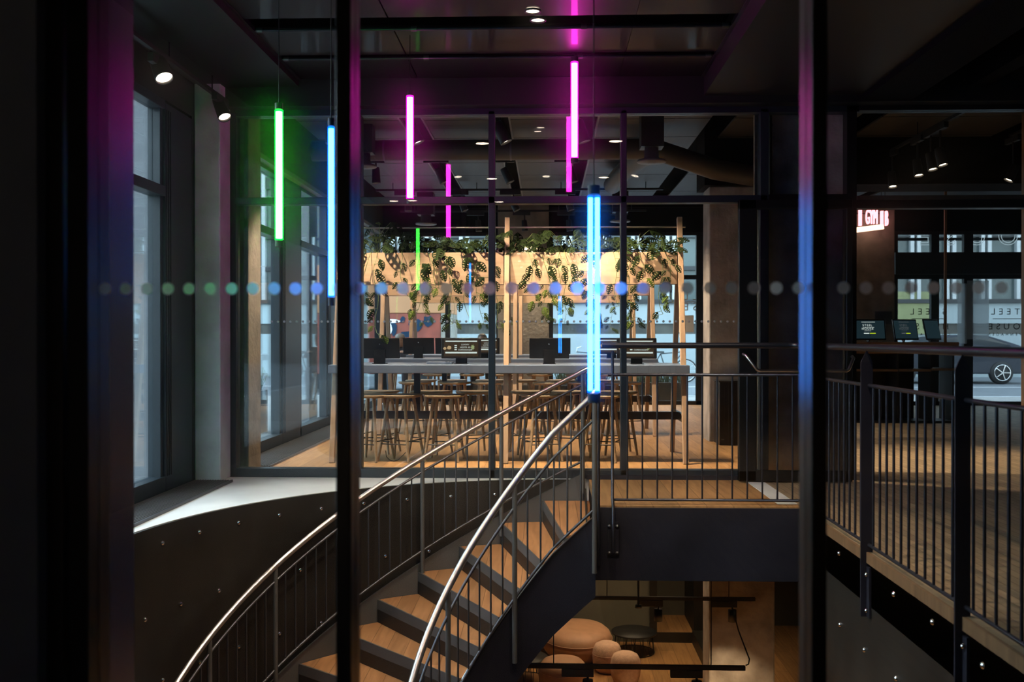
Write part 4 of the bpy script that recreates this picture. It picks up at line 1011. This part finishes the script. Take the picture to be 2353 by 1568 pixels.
cb = MB().tube([tuple(atY(x, y, 8.9)) for x, y in ((1690, 1425), (1697, 1450), (1712, 1490), (1722, 1515), (1720, 1527), (1713, 1530))], .006, 8)
tag(cb.build('power_cable', M['black']), 'black cable hanging down to the end of the near lower track', 'cable')
pr_ = empty('pendant_rod', tuple(atY(1467, 1325, 10.0)))
MB().tube([tuple(atY(1467, 1300, 10.0)), tuple(atY(1467, 1392, 10.0))], .010, 8).build('rod', M['rod'], pr_)
q = atY(1467, 1395, 10.0); MB().lathe([(0, .02), (.03, .02), (.035, -.01), (0, -.012)], q, 16).build('end_disc', M['rod'], pr_)
tag(pr_, 'thin metal rod hanging from below the landing', 'rod')

# ================================================================== PEOPLE seated at the third table
def person(x, y, lean, top, hairm, label, cap_=False):
    e = empty('person', (x, y, 0)); sc_ = .86
    J = dict(pel=(0, 0, .74), sp1=(0, -.03, .90), chest=(0, -.08, 1.06), neck=(0, -.10, 1.17), head=(0, -.12, 1.20))
    def S(p): return Vector((p[0], p[1], .62 + (p[2] - .62) * .80))
    vs = [S((0, 0, .72)), S((0, -.03, .88)), S((0, -.07, 1.04)), S((0, -.10, 1.12)), S((0, -.115, 1.17)),
          S((.17, -.08, 1.10)), S((.22, -.20, .94)), S((.12, -.38, 1.055)), S((.08, -.45, 1.06)),
          S((-.17, -.08, 1.10)), S((-.22, -.20, .94)), S((-.12, -.38, 1.055)), S((-.08, -.45, 1.06)),
          Vector((.09, -.04, .68)), Vector((.12, -.40, .67)), Vector((.12, -.38, .24)), Vector((.12, -.48, .20)),
          Vector((-.09, -.04, .68)), Vector((-.12, -.40, .67)), Vector((-.12, -.38, .24)), Vector((-.12, -.48, .20))]
    es = [(0, 1), (1, 2), (2, 3), (3, 4), (2, 5), (5, 6), (6, 7), (7, 8), (2, 9), (9, 10), (10, 11), (11, 12), (0, 13), (13, 14), (14, 15), (15, 16), (0, 17), (17, 18), (18, 19), (19, 20)]
    rad = [.13, .12, .14, .055, .05, .06, .042, .032, .03, .06, .042, .032, .03, .085, .065, .045, .035, .085, .065, .045, .035]
    me = bpy.data.meshes.new('body'); me.from_pydata([tuple(v) for v in vs], es, []); me.materials.append(top)
    b = bpy.data.objects.new('body', me); col.objects.link(b); b.parent = e
    md = b.modifiers.new('skin', 'SKIN'); sk = me.skin_vertices[0].data
    for i, r_ in enumerate(rad): sk[i].radius = (r_, r_ * .8)
    sk[0].use_root = True; ss = b.modifiers.new('sub', 'SUBSURF'); ss.levels = 2; ss.render_levels = 2
    hz = vs[4].z + .08; hc = Vector((0, -.125, hz))
    m = MB(); prof = [(0, -.105), (.035, -.10), (.058, -.075), (.068, -.035), (.072, .01), (.070, .05), (.055, .085), (.03, .103), (0, .108)]
    m.lathe(prof, hc, 20, None, 1, 1.15)
    m.add([hc + Vector((0, -.095, -.018)), hc + Vector((-.013, -.078, -.02)), hc + Vector((.013, -.078, -.02)), hc + Vector((0, -.078, .02))], [(0, 1, 2), (0, 2, 3), (0, 3, 1)])
    for s in (-1, 1): m.lathe([(0, -.006), (.018, 0), (0, .006)], hc + Vector((s * .074, 0, 0)), 10, Euler((0, R(90), 0)).to_matrix())
    hd = m.build('head', M['skin'], e, True)
    m = MB()
    for s in (-1, 1): m.lathe([(0, -.004), (.007, 0), (0, .004)], hc + Vector((s * .026, -.075, .012)), 8, Euler((R(90), 0, 0)).to_matrix())
    m.box(-.018, .018, hc.y - .079, hc.y - .074, hc.z - .05, hc.z - .044); m.build('face', M['hair'], hd, True)
    m = MB(); m.lathe([(.076, .0), (.080, .04), (.066, .09), (.035, .115), (0, .12)], hc + Vector((0, .012, 0)), 20, None, 1, 1.12); m.build('hair', hairm, hd, True)
    if cap_: MB().lathe([(.079, .05), (.08, .06), (.068, .10), (0, .128)], hc + Vector((0, .005, 0)), 20, None, 1, 1.15).build('cap', M['cap'], hd, True)
    m = MB()
    for s in (1, -1):
        w0 = vs[8 if s > 0 else 12]
        m.lathe([(0, -.02), (.03, -.01), (.034, .0), (.03, .01), (0, .02)], w0 + Vector((0, -.03, 0)), 10, None, 1, 1.2)
        for k in range(4): m.tube([w0 + Vector(((k - 1.5) * .015, -.06, 0)), w0 + Vector(((k - 1.5) * .016, -.085, -.006)), w0 + Vector(((k - 1.5) * .016, -.10, -.018))], .007, 6)
        m.tube([w0 + Vector((-s * .028, -.02, 0)), w0 + Vector((-s * .045, -.045, -.004)), w0 + Vector((-s * .046, -.062, -.012))], .008, 6)
    m.build('hands', M['skin'], e, True)
    tag(e, label, 'person'); return e
person(atY(919, 770, 15.95).x, 16.08, 0, M['cloth'], M['hair'], 'person in dark top and pale cap sitting behind the left screens of the second table', True)
person(atY(1108, 770, 15.95).x, 16.08, 0, M['cloth2'], M['hair'], 'dark haired person in charcoal sitting behind the screens left of the mullion')
for px, lb in ((919, 'under the person with the pale cap'), (1108, 'under the dark haired person')):
    o = copy_tree(proto); o.location = (atY(px, 770, 15.95).x, 16.08, 0); o.rotation_euler = (0, 0, 0)
    tag(o, 'wooden bar stool ' + lb + ', third table', 'stool', 'bar stools at the high tables')

# ================================================================== OUTSIDE
GZ = -.15
struct(boxes('floor_street', M['asphalt'], [(-90, 60, FYW + .3, 70, GZ - .1, GZ), (-90, -3.3, -110, FYW + .3, GZ - .1, GZ)]))
pv = boxes('floor_pavement', M['paving'], [(-6.0, 30, FYW + .3, 21.0, GZ, GZ + .1), (-6.2, -3.15, -15, FYW + .3, GZ, GZ + .1)]); struct(pv)
boxes('kerb_line', M['line_w'], [(-5, 30, 21.0, 21.15, GZ, GZ + .11), (-6.35, -6.2, -15, 21.1, GZ, GZ + .11), (-20, 30, 27.0, 27.12, GZ, GZ + .01)], pv)
struct(boxes('wall_left_pier', M['concrete_out'], [(-3.36, -3.025, 7.85, 8.2, GZ + .1, 3.2)], bevel=.01))
struct(boxes('wall_left_pier', M['concrete_out'], [(-3.9, -3.35, 14.0, 14.5, GZ + .1, 3.2)], bevel=.01))
def zz(py): return 1.2 + (775 - py) * 34 / 2288
B = empty('office_building', (8, 35, GZ))
boxes('plinth', M['fac_blue'], [(-14, 45, 34, 36, GZ, zz(768))], B)
boxes('shop_window', M['fac_shop'], [(-14, 45, 34.08, 36, zz(768), zz(744))], B)
boxes('upper_panel', M['fac_blue'], [(-14, 45, 34.0, 36, zz(744), zz(698))], B)
boxes('lintel', M['fac_dark'], [(-14, 45, 33.9, 36, zz(698), zz(689))], B)
boxes('glazing', M['fac_glass'], [(-14, 45, 34.1, 36, zz(689), 9)], B)
boxes('floor_band', M['fac_dark'], [(-14, 45, 33.95, 34.1, zz(622), zz(613)), (-14, 45, 33.95, 34.1, zz(548), zz(545)), (-14, 45, 33.95, 34.1, 6.3, 6.7)], B)
m = MB(); k = 0; x = -13.5
while x < 44:
    m.box(x, x + .12, 33.9, 34.1, zz(689), 9); m.box(x + .22, x + .34, 33.9, 34.1, zz(689), 9); x += 1.17
m.build('fins', M['fac_fin'], B)
boxes('yellow_wall', M['fac_yellow'], [(atY(2063, 0, 34).x, atY(2138, 0, 34).x, 33.95, 34.0, zz(768), zz(672))], B)
tag(B, 'long pale blue and teal glazed building with white vertical fins across the street', 'building')
B2 = empty('street_house', (-22, 8, GZ))
boxes('wall', plain('pale_render', (.22, .24, .25), .8, var=.15, scale=1), [(-30, -26, -12, 33, GZ, 5.5)], B2)
for i in range(9):
    for z in (.9, 3.5): boxes('window', M['fac_glass'], [(-26.02, -25.97, -9 + i * 4.4, -7 + i * 4.4, z, z + 1.7)], B2)
tag(B2, 'pale rendered house with tall windows beyond the left windows', 'building')
B3 = empty('sky_blocking_house', (-13, -35, GZ))  # unseen house added to keep bright sky out of the glass wall's reflection
boxes('wall', plain('dark_brick', (.05, .04, .035), .85, var=.2, scale=3), [(-20, -7, -36, -34, GZ, 11)], B3)
for i in range(4):
    for z in (1.5, 4.8, 8.0): boxes('window', M['fac_dark'], [(-18.6 + i * 3.1, -17.2 + i * 3.1, -34.02, -33.97, z, z + 1.8)], B3)
tag(B3, 'dark brick house added out of view to block the bright sky mirrored in the glass', 'building')
# truck with poster
TK = empty('poster_truck', (-4.5, 24, GZ))
a = atY(862, 800, 24); b = atY(1032, 673, 24)
zmid = atY(0, 721, 24).z; zt2 = 2.95
boxes('upper_body', M['peach'], [(a.x - 2.2, b.x + .0, 24, 26.2, zmid, zt2)], TK, bevel=.02)
boxes('lower_body', M['red'], [(a.x - 2.2, b.x - .2, 24.02, 26.2, GZ + .45, zmid)], TK, bevel=.02)
boxes('side_door', M['concrete_warm'], [(b.x - .2, b.x, 24.0, 26.2, GZ + .45, zmid)], TK)
g = MB(); rn = random.Random(5)
for (px, py_, rx2, rz2) in ((955, 748, .18, .16), (985, 738, .16, .14), (935, 768, .2, .08), (975, 785, .25, .06), (905, 755, .1, .2), (925, 735, .08, .08)):
    c0 = atY(px, py_, 24.0); nn = 11
    g.add([(c0.x + rx2 * math.cos(6.283 * k / nn) * rn.uniform(.6, 1.1), 23.995, c0.z + rz2 * math.sin(6.283 * k / nn) * rn.uniform(.6, 1.1)) for k in range(nn)], [tuple(range(nn))])
g.build('navy_shapes', M['navy'], TK)
g = MB()
for (px, py_, rx2, rz2) in ((888, 758, .18, .2), (900, 738, .22, .05)):
    c0 = atY(px, py_, 24.0); nn = 11
    g.add([(c0.x + rx2 * math.cos(6.283 * k / nn) * rn.uniform(.6, 1.1), 23.993, c0.z + rz2 * math.sin(6.283 * k / nn) * rn.uniform(.6, 1.1)) for k in range(nn)], [tuple(range(nn))])
g.build('pale_shapes', M['white'], TK)
for x in (a.x - 1.2, b.x - .8):
    MB().lathe([(0, -.12), (.36, -.12), (.38, 0), (.36, .12), (0, .12)], (x, 24.2, GZ + .38), 24, Euler((R(90), 0, 0)).to_matrix()).build('wheel', M['tyre'], TK)
tag(TK, 'orange and red truck with dark painted shapes parked across the street', 'truck')
# orange pole outside
tag(MB().bar(tuple(atY(924, 782, 18.8)), tuple(atY(890, 936, 18.8)), .05, .03).build('barrier_pole', M['orange_pole']), 'leaning orange red pole outside the left street window', 'pole')
# bicycles
def bike(x, y, label, flip=1):
    e = empty('bicycle', (x, y, GZ)); r = .34
    for i, wx in enumerate((-.52, .52)):
        cx = x + wx * flip
        rim = [(cx + r * math.cos(6.283 * k / 28), y, GZ + r + r * math.sin(6.283 * k / 28)) for k in range(28)]
        wh = MB().tube(rim, .02, 6, False, True).build('wheel', M['tyre'], e)
        s = MB(); s.tube([(cx + (r - .03) * math.cos(6.283 * k / 28), y, GZ + r + (r - .03) * math.sin(6.283 * k / 28)) for k in range(28)], .01, 5, False, True)
        for k in range(10):
            aa = 6.283 * k / 10; s.tube([(cx, y, GZ + r), (cx + (r - .03) * math.cos(aa), y, GZ + r + (r - .03) * math.sin(aa))], .003, 4, False)
        s.build('spokes', M['chrome'], wh)
    P_ = lambda u, v: (x + u * flip, y, GZ + v)
    f = MB(); bb = P_(-.05, .3); seat = P_(-.22, .85); hd = P_(.38, .82)
    for a_, b_ in ((bb, seat), (bb, hd), (seat, P_(.36, .9)), (P_(-.52, .34), seat), (P_(-.52, .34), bb), (hd, P_(.52, .34))): f.tube([a_, b_], .016, 6)
    f.build('frame', M['black'], e)
    MB().tube([P_(.36, .9), P_(.34, 1.02), P_(.22, 1.06)], .014, 6).build('handlebar', M['chrome'], e)
    MB().bar(P_(-.34, .9), P_(-.12, .9), .12, .05).build('saddle', M['black'], e)
    tag(e, label, 'bicycle', 'bicycles across the street')
bike(atY(1575, 800, 30).x - .52, 30, 'dark bicycle whose pale wheel shows right of the end trestle'); bike(atY(1330, 800, 30).x + .3, 30.3, 'dark bicycle with its handlebar beside the middle screen', -1)
# grass planters
def grass_box(x0, x1, y, h, label, seed):
    e = empty('grass_planter', ((x0 + x1) / 2, y, GZ + .1))
    boxes('planter_box', M['rust'], [(x0, x1, y - .22, y + .22, GZ + .1, h)], e, bevel=.005)
    m = MB(); rn = random.Random(seed)
    for k in range(220):
        bx = rn.uniform(x0 + .05, x1 - .05); by = y + rn.uniform(-.15, .15); L = rn.uniform(.15, .32); dx_ = rn.uniform(-.2, .2); dy = rn.uniform(-.25, .1)
        p0 = Vector((bx, by, h)); p1 = p0 + Vector((dx_ * .5, dy * .5, L)); p2 = p0 + Vector((dx_, dy, L * .55)); w_ = Vector((.006, 0, 0))
        m.add([p0 - w_, p0 + w_, p1 + w_ * .8, p1 - w_ * .8, p2], [(0, 1, 2, 3), (3, 2, 4)])
    g_ = m.build('grass', M['grass'], e); g_['kind'] = 'stuff'
    tag(e, label, 'planter', 'brown planters with drooping grass')
grass_box(1.45, 2.6, 18.6, .36, 'brown steel planter with drooping grass outside behind the right trestles', 3)
grass_box(.15, 1.2, 18.6, .36, 'brown steel planter with drooping grass outside behind the blue tube', 4)
grass_box(-4.6, -3.7, 12.9, .5, 'brown steel planter with long grass outside the left cafe window', 5)
# cars
def car(x0, y, L, label, flip=1):
    e = empty('car', (x0 + L / 2, y, GZ)); X = lambda u: x0 + u * L
    body = [(0, .35), (0, .62), (.02, .82), (.14, .92), (.26, .95), (.42, 1.36), (.55, 1.42), (.72, 1.40), (.88, 1.18), (.985, 1.02), (1.0, .78), (.995, .40), (.93, .30), (.06, .28)]
    low = [p for p in body]
    def side(pts, ya, yb, ins=0):
        n = len(pts); vs = [(X(u), ya + (ins if z > 1.0 else 0), GZ + z) for u, z in pts] + [(X(u), yb - (ins if z > 1.0 else 0), GZ + z) for u, z in pts]
        return MB().add(vs, [tuple(range(n - 1, -1, -1)), tuple(range(n, 2 * n))] + [(i, (i + 1) % n, n + (i + 1) % n, n + i) for i in range(n)])
    side(body, y - .88, y + .88, .12).build('body', M['car'], e, bevel=.03)
    side([(.30, .98), (.43, 1.32), (.56, 1.36), (.58, .98)], y - .80, y + .80, -.02).build('side_window', M['car_glass'], e)
    side([(.60, .98), (.59, 1.36), (.72, 1.34), (.86, 1.12), (.87, 1.0)], y - .80, y + .80, -.02).build('side_window', M['car_glass'], e)
    for u in (.19, .80):
        w_ = MB().lathe([(0, -.11), (.30, -.11), (.33, -.06), (.33, .06), (.30, .11), (0, .11)], (X(u), y - .82, GZ + .33), 28, Euler((R(90), 0, 0)).to_matrix()).build('wheel', M['tyre'], e)
        m = MB()
        for k in range(5):
            a = 6.283 * k / 5; m.bar((X(u), y - .945, GZ + .33), (X(u) + .22 * math.cos(a), y - .945, GZ + .33 + .22 * math.sin(a)), .02, .045, (0, 1, 0))
        m.tube([(X(u) + .225 * math.cos(6.283 * k / 24), y - .94, GZ + .33 + .225 * math.sin(6.283 * k / 24)) for k in range(24)], .012, 6, False, True)
        m.build('hubcap', M['chrome'], w_)
    boxes('tail_lamp', M['red_lamp'], [(X(.91), X(1.0) + .01, y - .90, y - .6, GZ + .80, GZ + .95)], e, bevel=.02)
    boxes('bumper_trim', M['rod'], [(X(.93), X(1.0) + .02, y - .9, y + .9, GZ + .64, GZ + .70)], e)
    boxes('headlamp', M['white'], [(X(0) - .01, X(.06), y - .90, y - .6, GZ + .66, GZ + .80)], e, bevel=.02)
    tag(e, label, 'car', 'cars parked in the street')
xr = atY(2372, 830, 29).x
car(xr - 4.5, 29.8, 4.5, 'dark blue car with red tail lamp and spoked wheel at the far right window')
car(xr - 4.5 - 2.7, 32.2, 4.4, 'dark car parked farther back, behind the nearer car')
